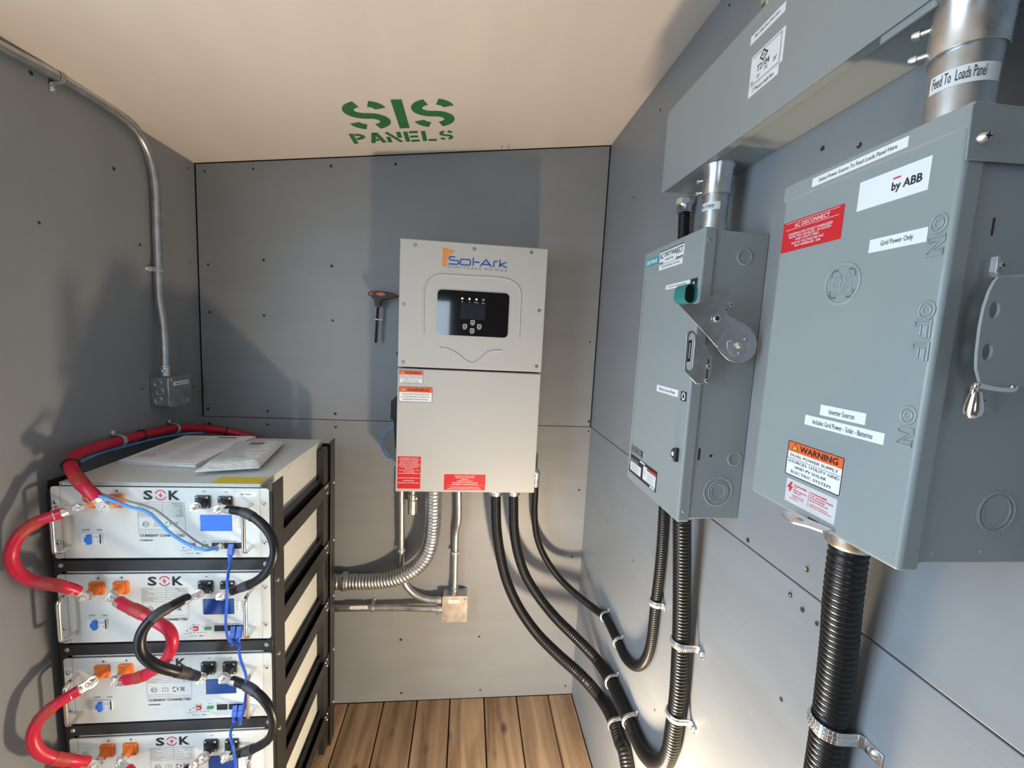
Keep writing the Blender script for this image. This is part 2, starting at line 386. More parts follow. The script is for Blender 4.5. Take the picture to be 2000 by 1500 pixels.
# left wall, with a doorway behind the camera
def notch(y0, y1, z0, z1, d0, d1, dz): return [(y0,z0),(d0,z0),(d0,dz),(d1,dz),(d1,z0),(y1,z0),(y1,z1),(y0,z1)]
wl = MB(frame((X0-.062,0,0),(0,1,0),(0,0,1))).prism(notch(YR-.06, YB+.06, -.1, ZR, -.15, .70, 2.08), 0, .05).put('wall_left', 'gap'); wl['kind'] = 'structure'
MB(frame((X0,0,0),(0,1,0),(0,0,1))).prism(notch(YR, YB, 0, ZL, -.15, .70, 2.08), -.012, 0).put('plywood_sheet', 'wall_v', wl, bevel=.0012)
FL = frame((X0,0,0),(0,1,0),(0,0,1))
dots(FL, [(-0.987,1.1135,1.7855)[1:], (-0.987,1.4162,1.7974)[1:], (-0.987,1.3964,1.3638)[1:], (-0.987,1.6537,2.1021)[1:], (-0.987,1.647,1.7841)[1:], (-0.987,1.1198,2.1078)[1:], (-0.987,1.3342,1.9836)[1:], (-0.987,1.6426,1.341)[1:]], .0042, wl, .0009)

# ceiling
cw = (X1-X0)/math.cos(TH)
ce = MB(FC).box(-.10, -YB-.06, -.10, cw+.10, -YR+.06, -.062).put('ceiling', 'gap'); ce['kind'] = 'structure'
MB(FC).box(-.05, -YB, -.062, cw+.05, -YR, 0).put('plywood_sheet', 'ply', ce)

# rear wall behind the camera with a window opening
wn = MB(frame((0,YR,0),(-1,0,0),(0,0,1)))
wn.prism([[(-X1-.05,-.1),(-X0+.05,-.1),(-X0+.05,ceil_z(X0)+.1),(-X1-.05,ceil_z(X1)+.1)], [(.165,1.31),(.45,1.31),(.45,1.85),(.165,1.85)]], -.06, 0)
wn = wn.put('wall_rear', mat('low_bounce_dark_boards', (.07,.06,.055), .8, bump=.3, bscale=(60,60,5))); wn['kind'] = 'structure'  # unseen wall coloured dark to cut bounce light on the transfer switch side
gr = MB().box(-9, -12, -.5, 9, 9, -.35).put('ground', mat('pale_gravel', (.42,.42,.40), .9, var=.3, vscale=(8,8,8))); gr['kind'] = 'structure'

# stencil on the ceiling
st = MB(FC)
def stencil():
    def arc(cx, cy, rx, ry, a0, a1, n=9): return [(cx+rx*math.cos(math.radians(a0+(a1-a0)*i/n)), cy+ry*math.sin(math.radians(a0+(a1-a0)*i/n))) for i in range(n+1)]
    def S_parts(w, h, g):
        """three pieces of a stencil S in a w x h box, centre line inset by half the stroke"""
        t = h*.19; r = (h-t)/4; k = (w-t)/2; c1_ = h-t/2-r; c0_ = t/2+r
        mid = arc(w/2, c1_, k, r, 112, 268, 14) + arc(w/2, c0_, k, r, 88, -68, 14)
        return [arc(w/2, c1_, k, r, 70, 8), mid, arc(w/2, c0_, k, r, 250, 188)]
    return arc, S_parts
arc, S_parts = stencil()
def put_letter(b, strokes, ox, oy, w, n=.0008, shear=0):
    for sgm in strokes: b.stroke([(ox+p[0], oy+p[1]) for p in sgm], w, n)
c1 = [(0.5945,-1.3277),(0.7019,-1.4872),(0.7398,-1.3256),(0.772,-1.4859),(0.8113,-1.3191),(0.9253,-1.4874)]
def bbx(a, b): return (min(a[0],b[0]), min(a[1],b[1]), max(a[0],b[0]), max(a[1],b[1]))
big = [bbx([(0.5968,-1.3199)][0], [(0.7006,-1.494)][0]), bbx([(0.7398,-1.3256)][0], [(0.7715,-1.4893)][0]), bbx([(0.8113,-1.3191)][0], [(0.9268,-1.4945)][0])]
# the marks sit askew on the plywood: use one common height
v0 = sum(b[1] for b in big)/3; v1 = sum(b[3] for b in big)/3; H = v1-v0
u0 = big[0][0]+.004; u1 = big[2][2]; Wt = u1-u0; wS = Wt*.39; sw = H*.19
put_letter(st, S_parts(wS, H, 0), u0, v0, sw)
put_letter(st, S_parts(wS, H, 0), u1-wS, v0, sw)
st.rect((u0+Wt*.5-H*.092, v0, u0+Wt*.5+H*.092, v1), .0008)
lo = [(0.5751,-1.591),(0.9293,-1.5876),(0.5826,-1.5126),(0.9279,-1.5122)]
h2 = (lo[2][1]-lo[0][1] + lo[3][1]-lo[1][1])/2*.95; pv = (lo[0][1]+lo[1][1])/2; pu0 = (lo[0][0]+lo[2][0])/2; pw = (lo[1][0]-pu0)/6.0
w2 = h2*.20; g = .18*w2
def L(i, segs): put_letter(st, segs, pu0+i*pw*1.0, pv, w2)
a = pw*.82
L(0, [[(w2/2,0),(w2/2,h2)], arc(w2*1.0, h2*.68, a*.55, h2*.21, 85, -85, 7)])
L(1, [[(w2*.4,0),(a*.47,h2)], [(a*.56,h2),(a-.2*w2,0)], [(a*.38,h2*.3),(a*.62,h2*.3)]])
L(2, [[(w2*.35,0),(w2*.35,h2*.56)], [(a-w2*.35,h2*.44),(a-w2*.35,h2)]])
st.stroke([(pu0+2*pw+p_[0], pv+p_[1]) for p_ in ((w2*.25,h2),(a-w2*.25,0))], w2*.8, .0008)
L(3, [[(w2/2,0),(w2/2,h2)], [(w2*1.3,w2*.35),(a,w2*.35)], [(w2*1.3,h2/2),(a*.95,h2/2)], [(w2*1.3,h2-w2*.35),(a,h2-w2*.35)]])
L(4, [[(w2/2,0),(w2/2,h2)], [(w2*1.3,w2*.35),(a,w2*.35)]])
put_letter(st, S_parts(a, h2, 0), pu0+5*pw, pv, w2*.85)
st.put('stencil_lettering', 'green', ce)
pm = MB(FC)
for q in ([(1.0938,-1.683),(1.0948,-1.6481)], [(1.1188,-1.681),(1.1198,-1.6504)]): pm.stroke(q, .0022, .0008)
pm.put('pencil_marks', 'greyink', ce, kind='stuff')

# ---------------------------------------------------------------- battery rack
RX0, RX1, RYF, RYB = -0.9625, -0.462, 1.0565, 1.548
BX, BY, BW, BH = -0.9515, 1.0535, 0.481, 0.177
BZ = [1.005, 0.787, 0.569, 0.351, 0.133]
rack = thing('equipment_rack', 'black open-frame steel rack standing on the deck boards and holding the batteries', 'rack', ((RX0+RX1)/2, (RYF+RYB)/2, 0))
def angle_post(x, y, dx, dy, top):
    t = .0025
    b = MB(); b.box(x, y, 0, x+dx, y+(t if dy > 0 else -t), top-.02); b.box(x, y, 0, x+(t if dx > 0 else -t), y+dy, top)
    p = b.put('post', 'rack', rack, bevel=.0008)
    return p
pFR = angle_post(RX1, RYF, -.020, .060, 1.193); pFL = angle_post(RX0, RYF, .020, .060, 1.193)
pBR = angle_post(RX1, RYB, -.045, -.048, 1.186); pBL = angle_post(RX0, RYB, .045, -.048, 1.186)
MB().box(RX1-.0275, RYB-.10, .02, RX1-.006, RYB-.052, 1.168).put('post_channel', 'rack', rack, bevel=.001)
MB().box(RX0+.006, RYB-.10, .02, RX0+.0275, RYB-.052, 1.168).put('post_channel', 'rack', rack, bevel=.001)
FS = frame((RX1, 0, 0), (0,1,0), (0,0,1))
for z in BZ:
    for sx in (1, -1):
        xo = RX1-.0028 if sx > 0 else RX0+.0028
        b = MB(); b.box(xo, RYF+.062, z-.006, xo-.002*sx, RYB-.05, z+.040)
        b.box(xo, RYF+.004, z-.008, xo-.050*sx, RYB-.05, z-.005)
        b.put('shelf_rail', 'rack', rack, bevel=.0006)
        b = MB(); b.box(xo-.016*sx, RYF+.010, z-.004, xo-.018*sx, RYB-.06, z+.066)
        b.put('slide_rail', 'rack', rack)
    MB().box(BX-.004, RYF-.002, z-.034, BX+BW+.004, RYF+.004, z-.006).put('crossbar', 'rack', rack, bevel=.0008)
for z in (1.13, .71, .30): MB().box(RX0+.004, RYB-.008, z, RX1-.004, RYB-.004, z+.03).put('crossbar', 'rack', rack)
def bolt(fr, u, v, n, parent, r=.0042):
    b = MB(fr); b.lathe((u,v,n),(0,0,1),[(0,r*1.3),(.001,r*1.3),(.0012,r),(.003,r*.8)],12); b.put('bolt', 'zinc', parent)
for z in BZ:
    bolt(FS, RYF+.022, z-.062 if z < 1 else z-.075, 0, pFR)
    for dy in (-.012,): bolt(FS, RYB+dy, z+.02, 0, pBR)
    bolt(FS, RYB-.074, z+.030, -.004, rack); bolt(FS, RYB-.074, z+.005, -.004, rack); bolt(FS, RYB-.090, z+.030, -.004, rack)
    bolt(FB(RYF-.002), BX+.010, z-.018, 0, rack); bolt(FB(RYF-.002), BX+BW-.010, z-.018, 0, rack)

# ---------------------------------------------------------------- batteries
def bolt_logo(b, u, v, s, n):
    b.add([(u+s*p, v+s*q, n) for p, q in ((.12,.62),(-.42,-.12),(-.02,-.05),(-.16,-.66),(.42,.12),(.02,.05))], [(0,1,2,4,5),(2,3,4)])
def make_battery(z0, label, lit):
    root = thing('rack_battery', label, 'battery', (BX+BW/2, BY, z0), 'rack-mounted batteries in the black rack')
    F = FB(BY, BX, z0)
    MB(F).box(.0155, .002, -.446, BW-.0225, .172, -.004).put('body', 'batt', root, bevel=.0015)
    b = MB(F); b.box(.0145, .183, -.447, BW-.0205, .186, -.006)
    b.box(.0145, .172, -.447, .0160, .183, -.006); b.box(BW-.0220, .168, -.447, BW-.0205, .183, -.006); b.box(.02, .1785, -.006, BW-.022, .183, -.0045)
    tc = b.put('top_cover', 'batt', root, bevel=.0006)
    for k in range(4):
        bb = MB(frame((BX+BW-.0205, 0, z0), (0,1,0), (0,0,1))); bb.disc(BY+.06+.11*k, .176, .0004, .0022, 8); bb.put('cover_screw', 'greyink', root)
    fp = MB(F).box(.0195, 0, -.003, BW-.0205, BH, 0).put('front_panel', 'batt', root, bevel=.0008)
    def ear(sg):
        e0, e1 = (0, .0187) if sg < 0 else (BW-.0197, BW)
        r = .006; L = rr_loop(e0, 0, e1, BH, r)
        if sg < 0: L = [(min(max(u,e0),e1) if not (u > e1-r) else e1, v if not (u > e1-r) else (0 if v < BH/2 else BH)) for u, v in L]
        else: L = [(u if not (u < e0+r) else e0, v if not (u < e0+r) else (0 if v < BH/2 else BH)) for u, v in L]
        LL = [p for i, p in enumerate(L) if i == 0 or (abs(p[0]-L[i-1][0])+abs(p[1]-L[i-1][1])) > 1e-6]
        if abs(LL[0][0]-LL[-1][0])+abs(LL[0][1]-LL[-1][1]) < 1e-6: LL.pop()
        e = MB(F).prism(LL, -.003, -.0002).put('mounting_ear', 'batt', root)
        for v in (.0385, .1385): screw(F, (e0+e1)/2, v, 0, .0048, 'zinc', e)
    ear(-1); ear(1)
    for u in (.034, BW-.040):
        pts = [(u, .030, 0)] + [(u, .030+0*k, .034*k/3) for k in range(1, 3)]
        pth = [(u,.030,0),(u,.030,.026),(u,.034,.035),(u,.042,.039),(u,.085,.039),(u,.125,.039),(u,.133,.035),(u,.137,.026),(u,.137,0)]
        h = MB(F).tube(catmull(pth, 5), .0046, 12).put('handle', 'steel', root)
    # terminals
    for (u, v), m, nm, sg in (((.0873,.1435),'orplastic','positive_terminal','+'),((.1405,.1445),'orplastic','positive_terminal','+'),((.3315,.1435),'blplastic','negative_terminal','-'),((.3825,.1420),'blplastic','negative_terminal','-')):
        b = MB(F); b.rrect(u-.0158, v-.0158, u+.0158, v+.0158, .002, 0, .006)
        for k in range(4): b.prism([(u+math.cos(PI/4+k*PI/2+d)*rr_, v+math.sin(PI/4+k*PI/2+d)*rr_) for d, rr_ in ((-.35,.011),(.0,.018),(.35,.011),(0,.005))], .006, .009)
        b.lathe((u,v-.002,.006),(0,0,1),[(0,.0125),(.010,.0105),(.020,.0095)],18)
        t = b.put(nm, m, root, bevel=.0005)
        for du in (-.0115,.0115):
            for dv in (-.0115,.0115):
                if m == 'blplastic': MB(F).lathe((u+du,v+dv,.006),(0,0,1),[(0,.0028),(.001,.0026),(.0014,.0012)],10).put('flange_screw', 'white', t)
                else: MB(F).lathe((u+du,v+dv,.006),(0,0,1),[(0,.0028),(.001,.0026),(.0014,.0012)],10).put('flange_screw', 'orgrip', t)
        b = MB(F); b.lathe((u,v-.002,.026),(0,0,1),[(0,.0105),(.002,.0105),(.0021,.009),(.004,.009),(.0041,.0078),(.011,.0078),(.0111,.0055),(.019,.0055),(.021,.0035)],6 if False else 16)
        b.lathe((u,v-.002,.031),(0,0,1),[(0,.0092),(.0075,.0092)],6)
        b.put('stud', 'chrome', t)
    # print
    n = .0005; k = MB(F)
    for u, v, p in ((.0895,.1675,1),(.1415,.1685,1),(.3330,.1690,0),(.3840,.1680,0)):
        k.rect((u-.0033, v-.0007, u+.0033, v+.0007), n)
        if p: k.rect((u-.0007, v-.0033, u+.0007, v+.0033), n)
    k.put('terminal_marks', 'black', root); k = MB(F)
    for t, r in (('S', (.199,.1465,.2195,.1700)), ('K', (.2545,.1465,.2795,.1700))): MB(F).text(t, r, n, .03).put('logo_letter', 'black', root)
    k.text('OFF', (.0625,.0690,.0780,.0735), n); k.text('ON', (.0930,.0690,.1040,.0735), n)
    k.put('switch_lettering', 'black', root); k = MB(F)
    k.text('CURRENT CONNECTED', (.187,.0540,.287,.0600), n, .03); k.put('maker_lettering', 'black', root); k = MB(F)
    for t, r in (('RST',(.296,.0405,.3035,.0425)),('ADS',(.3065,.0405,.3145,.0425)),('DRY',(.3265,.0405,.3355,.0425)),('RS485B CAN',(.346,.0415,.372,.0435)),('RS232',(.3755,.0415,.3865,.0435)),('RS485A',(.389,.0415,.409,.0435)),
                 ('ON/OFF',(.276,.0175,.290,.0195)),('RUN ALM',(.288,.0105,.306,.0125)),('ALM',(.412,.1005,.4195,.1030)),('RUN',(.412,.0925,.4195,.0950)),('SOC',(.412,.0845,.4195,.0870)),('SOH',(.412,.0765,.4195,.0790))): k.text(t, r, n)
    for u in (.293,.300,.3085,.3145,.3205,.3265): k.disc(u, .0205, n, .0012, 8)
    k.disc(.2835, .026, n, .0016, 8); k.disc(.2915, .032, n, .0014, 8)
    k.add([(.3120,.0125,n),(.3250,.0115,n),(.3120,.0100,n)], [(0,2,1)])
    k.put('port_lettering', 'black', root, kind='stuff')
    k = MB(F)
    for sgn in (0, 1):
        a0 = 20+180*sgn; k.stroke([(.2367+.0118*math.cos(math.radians(a0+d)), .1582+.0118*math.sin(math.radians(a0+d))) for d in range(0, 141, 10)], .0024, n)
    bolt_logo(k, .2367, .1582, .0125, n); k.put('round_bolt_logo', 'redink', root)
    k = MB(F)
    u0, u1 = .1845, .2890
    k.stroke([(u0,.062),(u1,.062),(u1,.1405),(u0,.1405)], .0004, n, closed=True)
    for v in (.1345,.1285,.1225,.1165,.1105,.1045): k.rect((u0, v-.0002, u1, v+.0002), n)
    k.rect((u0+.055,.1105,u0+.0554,.1405), n)
    for i, t in enumerate(('Battery Model','Capacity','Nominal Voltage','Energy','Max Charge Current','Max Discharge')):
        k.text(t, (u0+.002, .1360-.006*i, u0+.002+.0018*len(t), .1390-.006*i), n)
    for i, t in enumerate(('SK48 LiFePO4','48V 100Ah','51.2V','5120Wh','100A','100A MAX')):
        w = .0021*len(t); k.text(t, (u1-.003-w, .1360-.006*i, u1-.003, .1390-.006*i), n)
    k.text('CURRENT CONNECTED TECHNOLOGIES, INC', (u0+.001,.0712,u0+.062,.0732), n); k.text('Warning: read the manual before use  Batteries', (u0+.001,.0660,u1-.004,.0682), n)
    k.stroke(circ(u0+.017,.0855,.0065,18), .0011, n, closed=True); k.text('ETL', (u0+.012,.083,u0+.022,.088), n)
    k.stroke([(u0+.036,.0805),(u0+.0425,.0815),(u0+.049,.0805),(u0+.049,.0900),(u0+.0425,.0910),(u0+.036,.0900)], .0007, n, closed=True); k.rect((u0+.0422,.0815,u0+.0428,.0905), n)
    k.put('specification_print', 'greyink', root)
    k = MB(F)
    for j in range(3):
        a = math.radians(90+120*j); b_ = math.radians(90+120*j+80)
        k.stroke([(u0+.066+.006*math.cos(a+(b_-a)*i/4), .0855+.006*math.sin(a+(b_-a)*i/4)) for i in range(5)], .0020, n)
    k.stroke([(u0+.078,.0795),(u0+.088,.0915)], .0009, n); k.stroke([(u0+.078,.0915),(u0+.088,.0795)], .0009, n); k.stroke([(u0+.080,.082),(u0+.086,.082),(u0+.087,.090),(u0+.079,.090)], .0008, n, closed=True)
    k.put('recycling_marks', 'greenp' if lit == 2 else 'black', root)
    k = MB(F); k.rect((.186,.040,.217,.0485), n)
    bar = k.put('barcode_sticker', 'white', root)
    k = MB(F); x = .187
    while x < .2145: w = random.choice((.0004,.0007,.001)); k.rect((x,.0425,x+w,.0475), n+.0002); x += w+random.choice((.0004,.0007))
    k.put('barcode_lines', 'black', bar)
    # breaker
    cb = MB(F).rrect(.0605,.0365,.1050,.0640,.001, 0, .0035).put('circuit_breaker', 'whplastic', root, bevel=.0004)
    MB(F).rrect(.0755,.0385,.0845,.0620,.001,.0035,.009).put('breaker_toggle', 'bluetog', cb, bevel=.001)
    MB(F).rrect(.0705,.0435,.0755,.0545,.001,.0035,.0075).put('toggle_lever', 'bluetog', cb, bevel=.001)
    MB(F).box(.1010,.0385,.0035,.1040,.0625,.0038).put('breaker_stripe', 'black', cb)
    k = MB(F); k.text('C125', (.087,.053,.099,.058), .0038); k.text('1  2', (.088,.042,.099,.046), .0038); k.put('breaker_print', 'greyink', cb)
    # display
    d = MB(F).rrect(.3235,.0690,.3950,.1095,.0008, 0, .0012).put('display', 'blplastic' if lit < 2 else 'bluetog', root)
    MB(F).rect((.3245,.0702,.3940,.1083), .0014).put('display_screen', 'lcd' if lit == 2 else 'lcd2', d)
    for v in (.1017,.0937,.0857,.0777):
        MB(F).lathe((.4065, v, 0),(0,0,1),[(0,.0030),(.001,.0028),(.0018,.0015)],12).put('status_light', 'white', root)
    # ports
    for a0, a1 in ((.3478,.3725),(.3765,.3875),(.3885,.4150)):
        p = MB(F).prism([[(a0,.0235),(a1,.0235),(a1,.0385),(a0,.0385)], [(a0+.001,.0245),(a1-.001,.0245),(a1-.001,.0375),(a0+.001,.0375)]], 0, .0012).put('network_port', 'blplastic', root)
        MB(F).rect((a0+.001,.0245,a1-.001,.0375), .0004).put('port_opening', 'black', p)
    r = MB(F).rrect(.2985,.0265,.3095,.0375,.0006,0,.0025).put('dip_switch', 'redlab', root)
    k = MB(F)
    for i in range(4): k.rect((.3000+.0022*i,.0300+.001*(i%2),.3014+.0022*i,.0345), .0027)
    k.put('switch_levers', 'white', r)
    g_ = MB(F).rrect(.3250,.0280,.3390,.0350,.0005,0,.003).put('dry_contact_plug', 'greenp', root)
    MB(F).box(.3450 if lit == 2 else .350, .1868, -.052, BW-.024, .1871, -.0075).put('warning_tape', 'tape', root)
    if lit == 2:
        s_ = MB(F).rrect(.4045,.1565,.4530,.1690,.0006,0,.0004).put('name_sticker', 'white', root)
        k = MB(F).text('Batt  Series', (.4170,.1605,.4405,.1650), .0008).put('sticker_lettering', 'black', s_)
    return root
names = ['topmost rack battery, with papers on its lid and a white name sticker', 'second rack battery from the top, behind the crossing of red and black cables',
         'third rack battery from the top, its logo half hidden by a black cable', 'fourth rack battery from the top, cut off by the bottom of the photo', 'lowest rack battery, only its side showing at the foot of the rack']
for i, z in enumerate(BZ): make_battery(z, names[i], 2 if i == 0 else (1 if i == 2 else 0))

# ---------------------------------------------------------------- battery cables
def stud(i, k):
    u, v = ((.0873,.1435),(.1405,.1445),(.3315,.1435),(.3825,.1420))[k]
    return Vector((BX+u, BY-.0335, BZ[i]+v-.002))
def lug_mesh(b, p, d, r):
    """flat ring terminal around a stud facing -Y with a barrel along d"""
    d = Vector(d); d.normalize(); s = d.cross(Vector((0,-1,0))).normalized(); n = s.cross(d).normalized()
    if n.y > 0: n = -n; s = -s
    F = Matrix((d, n.cross(d), n)).transposed().to_4x4(); F.translation = Vector(p)
    q = MB(F); R = .0135
    out = [(R*math.cos(math.radians(a)), R*math.sin(math.radians(a))) for a in range(50, 311, 20)] + [(.030,-r*.9),(.030,r*.9)]
    q.prism([out, circ(0,0,.006,14)], -.0022, .0022)
    q.tube([(.019,0,.0),(.027,0,.001),(.042,0,.001)], [r*.7, r*.94, r*.94], 14)
    b.V = q.V; b.F = q.F; b.fr = WORLD
    return b
def battery_cable(label, pts, r, m, sm, ends=(True, True), group=None, ties=()):
    pts = [Vector(p) for p in pts]; c = catmull(pts, 12)
    root = thing('battery_cable', label, 'cable', min(pts, key=lambda p: p.z), group)
    tot = sum((b-a).length for a, b in zip(c, c[1:])); e0 = .028 if ends[0] else 0; e1 = .028 if ends[1] else 0
    body = resample(cut(c, e0, tot-e1), .006); MB().tube(body, r, 20).put('cable_jacket', m, root)
    for on, p, q in ((ends[0], 0, 1), (ends[1], -1, -2)):
        if not on: continue
        cc = c if p == 0 else c[::-1]
        d = cut(cc, 0, .042)[-1]-cc[0]
        lug_mesh(MB(), cc[0], d, r).put('cable_lug', 'chrome', root)
        s_ = resample(cut(cc, .030, .030+.075), .006); nn = len(s_)
        MB().tube(s_, [r*(.98 if k < nn*.5 else 1.10) for k in range(nn)], 20).put('heat_shrink', sm, root)
    return root, c
def P0(v, dy=0): return (v.x, v.y-dy, v.z)
reds = 'red jumper cables between batteries'; blks = 'black jumper cables between batteries'
battery_cable('red cable bowing out left from the topmost battery to the second one', [P0(stud(0,0))] + [(-0.8789,1,1.1424),(-0.9175,0.985,1.1289),(-0.9374,0.965,1.107),(-0.9511,0.96,1.0693),(-0.946,0.96,1.0322),(-0.9259,0.97,1.0001),(-0.8873,0.98,0.9826),(-0.8694,1,0.9587)] + [P0(stud(1,0))], .0118, 'redc', 'shrinkr', group=reds)
battery_cable('red cable curling right from the second battery down to the third', [P0(stud(1,1))] + [(-0.7634,1,0.9179),(-0.727,0.988,0.9102),(-0.6841,0.978,0.8923),(-0.6548,0.972,0.8745),(-0.6456,0.968,0.8507),(-0.656,0.972,0.8173),(-0.6789,0.98,0.7844),(-0.7119,0.988,0.7567),(-0.7546,1,0.7334)] + [P0(stud(2,1))], .0120, 'redc', 'shrinkr', group=reds)
battery_cable('shaded red cable bowing left from the third battery down to the fourth', [P0(stud(2,0))] + [(-0.8646,1,0.7142),(-0.8817,0.985,0.7078),(-0.9009,0.965,0.6993),(-0.9216,0.955,0.6758),(-0.9305,0.95,0.6446),(-0.9237,0.95,0.6097),(-0.9093,0.965,0.5717),(-0.8844,0.985,0.5398)] + [P0(stud(3,0))], .0120, 'redc', 'shrinkr', group=reds)
b4 = stud(3,1); b5 = stud(4,1)
battery_cable('red cable leaving the fourth battery at the bottom edge of the photo', [P0(b4), (b4.x+.04, b4.y-.02, b4.z-.015), (b4.x+.10, b4.y-.04, b4.z-.05), (b4.x+.125, b4.y-.05, b4.z-.11), (b4.x+.09, b4.y-.04, b4.z-.18), (b5.x+.03, b5.y-.015, b5.z+.002), P0(b5)], .0120, 'redc', 'shrinkr', group=reds)
battery_cable('black cable arching over the rack post from the topmost battery to the second', [P0(stud(0,3))] + [(-0.5279,1.005,1.1483),(-0.4903,0.99,1.1464),(-0.4547,0.975,1.1324),(-0.4296,0.965,1.1104),(-0.418,0.96,1.0812),(-0.4217,0.96,1.0481),(-0.441,0.965,1.0144),(-0.4741,0.98,0.9832),(-0.5149,1,0.9572)] + [P0(stud(1,3))], .0100, 'jacket', 'shrinkb', group=blks)
battery_cable('black cable curling left from the second battery down to the third', [P0(stud(1,2))] + [(-0.6288,0.99,0.9386),(-0.6392,0.96,0.9414),(-0.6565,0.938,0.9351),(-0.6721,0.925,0.916),(-0.679,0.92,0.8889),(-0.6743,0.92,0.8576),(-0.6553,0.925,0.8285),(-0.6319,0.945,0.7958),(-0.6191,0.975,0.7617)] + [P0(stud(2,2))], .0110, 'jacket', 'shrinkb', group=blks)
battery_cable('black cable arching right from the third battery down to the fourth', [P0(stud(2,3))] + [(-0.5274,1.005,0.7103),(-0.4872,0.985,0.7089),(-0.4515,0.97,0.6928),(-0.4313,0.965,0.6616),(-0.4283,0.965,0.6235),(-0.4426,0.97,0.5863),(-0.4783,0.985,0.5502),(-0.517,1,0.5236)] + [P0(stud(3,3))], .0100, 'jacket', 'shrinkb', group=blks)
b4 = stud(3,2); b5 = stud(4,2)
battery_cable('black cable leaving the fourth battery at the bottom edge of the photo', [P0(b4), (b4.x-.035, b4.y-.02, b4.z-.018), (b4.x-.09, b4.y-.05, b4.z-.05), (b4.x-.12, b4.y-.06, b4.z-.11), (b4.x-.09, b4.y-.05, b4.z-.17), (b5.x-.03, b5.y-.015, b5.z+.002), P0(b5)], .0110, 'jacket', 'shrinkb', group=blks)
main, mc = battery_cable('thick red main cable strapped to the left wall above the papers', [P0(stud(0,1), .004)] + [(-0.8174,1.006,1.1761),(-0.845,1.012,1.1986),(-0.8869,1.04,1.2182),(-0.9315,1.085,1.2276),(-0.9507,1.125,1.237),(-0.957,1.1839,1.2376),(-0.967,1.2794,1.2321),(-0.967,1.386,1.2274),(-0.965,1.5023,1.2173),(-0.9372,1.6,1.196),(-0.8697,1.652,1.1724),(-0.7899,1.662,1.1464)] + [(-.665,1.664,1.07),(-.65,1.664,.95),(-.64,1.664,.82)], .0130, 'redc', 'shrinkr', (True, False))
for k, q in enumerate([(-0.9267,1.08,1.2205),(-0.967,1.3613,1.2301),(-0.8812,1.65,1.1745)]):
    q = Vector(q); i = min(range(1, len(mc)-1), key=lambda j: (mc[j]-q).length); t = (mc[i+1]-mc[i-1]).normalized()
    b = MB(); b.tube(b.ring(mc[i], t, .0160, 20), .0022, 8, closed=True)
    h = Vector((0,0,-1)); b.box(*(mc[i]+Vector((-.003,-.003,-.026))), *(mc[i]+Vector((.003,.003,-.016)))); 
    b.put('zip_tie', 'blplastic', main)
def thin_cable(name, label, cat, pts, r, m, plugs=(), group=None, step=.005):
    pts = [Vector(p) for p in pts]; root = thing(name, label, cat, min(pts, key=lambda p: p.z), group)
    MB().tube(resample(catmull(pts, 10), step), r, 12).put('cable_jacket', m, root)
    for (p, d, m2, boot) in plugs:
        p = Vector(p); d = Vector(d).normalized(); s = d.cross(Vector((0,1,0)));
        s = s.normalized() if s.length > .05 else Vector((1,0,0)); n = s.cross(d)
        F = Matrix((s, n, d)).transposed().to_4x4(); F.translation = p
        b = MB(F); b.box(-.0055,-.004,-.006,.0055,.004,.014); b.put('plug', m2, root)
        if boot:
            b = MB(F); b.box(-.0062,-.005,.006,.0062,.005,.020); b.lathe((0,0,.020),(0,0,1),[(0,.0062),(.004,.0048),(.008,.0052),(.012,.0040),(.018,.0036)],12); b.put('plug_boot', m2, root, bevel=.0008)
    return root
mainoff = [(-0.931,1.1,1.2217),(-0.955,1.1972,1.2201),(-0.962,1.2804,1.2141),(-0.962,1.3776,1.2087),(-0.962,1.4964,1.196),(-0.9259,1.58,1.186)]
thin_cable('network_cable', 'light blue data cable draped from the red main cable across the topmost battery', 'cable', mainoff[::-1] + [(-0.9094,1.06,1.2111),(-0.8696,1.03,1.1916),(-0.8296,1.01,1.184),(-0.7867,1,1.174),(-0.7513,1.005,1.1554),(-0.7169,1.01,1.1414),(-0.7008,1.02,1.1148),(-0.6756,1.025,1.0798),(-0.6395,1.025,1.0543),(-0.6008,1.02,1.0428),(-0.5794,1.035,1.0412)], .0036, 'bluec', [((-0.5821,1.044,1.0378), (-.3,-1,-.2), 'whplastic', False)])
thin_cable('signal_cable', 'thin grey cable running beside the light blue one on the topmost battery', 'cable', [(-0.8728,1.04,1.1855),(-0.8334,1.02,1.1837),(-0.791,1.01,1.1772),(-0.7418,1.01,1.1619),(-0.7092,1.015,1.1478),(-0.6893,1.02,1.1285),(-0.6615,1.03,1.0913),(-0.6261,1.035,1.0556),(-0.5956,1.035,1.04),(-0.5861,1.043,1.041)], .0022, 'greyc')
def patch(label, a, da, pts, b, db):
    thin_cable('patch_cable', label, 'cable', [Vector(a)+Vector(da).normalized()*.034, ] + pts + [Vector(b)+Vector(db).normalized()*.034], .0031, 'netc', [(a, da, 'netc', True), (b, db, 'netc', True)], 'blue patch cables joining the batteries')
def port(i, k): return Vector((BX+(.3945,.4085)[k], BY-.004, BZ[i]+.031))
patch('blue patch cable hanging from the topmost battery to the second', port(0,0), (.10,-.45,-.9), [(-0.542,1.015,1.0092),(-0.5417,1.005,0.9944),(-0.5338,0.985,0.9783),(-0.536,0.985,0.9338),(-0.5421,0.99,0.8854),(-0.5471,1,0.8495),(-0.5474,1.01,0.8179),(-0.5436,1.02,0.8019)], port(1,0)+Vector((0,0,0)), (.10,-.45,-.9))
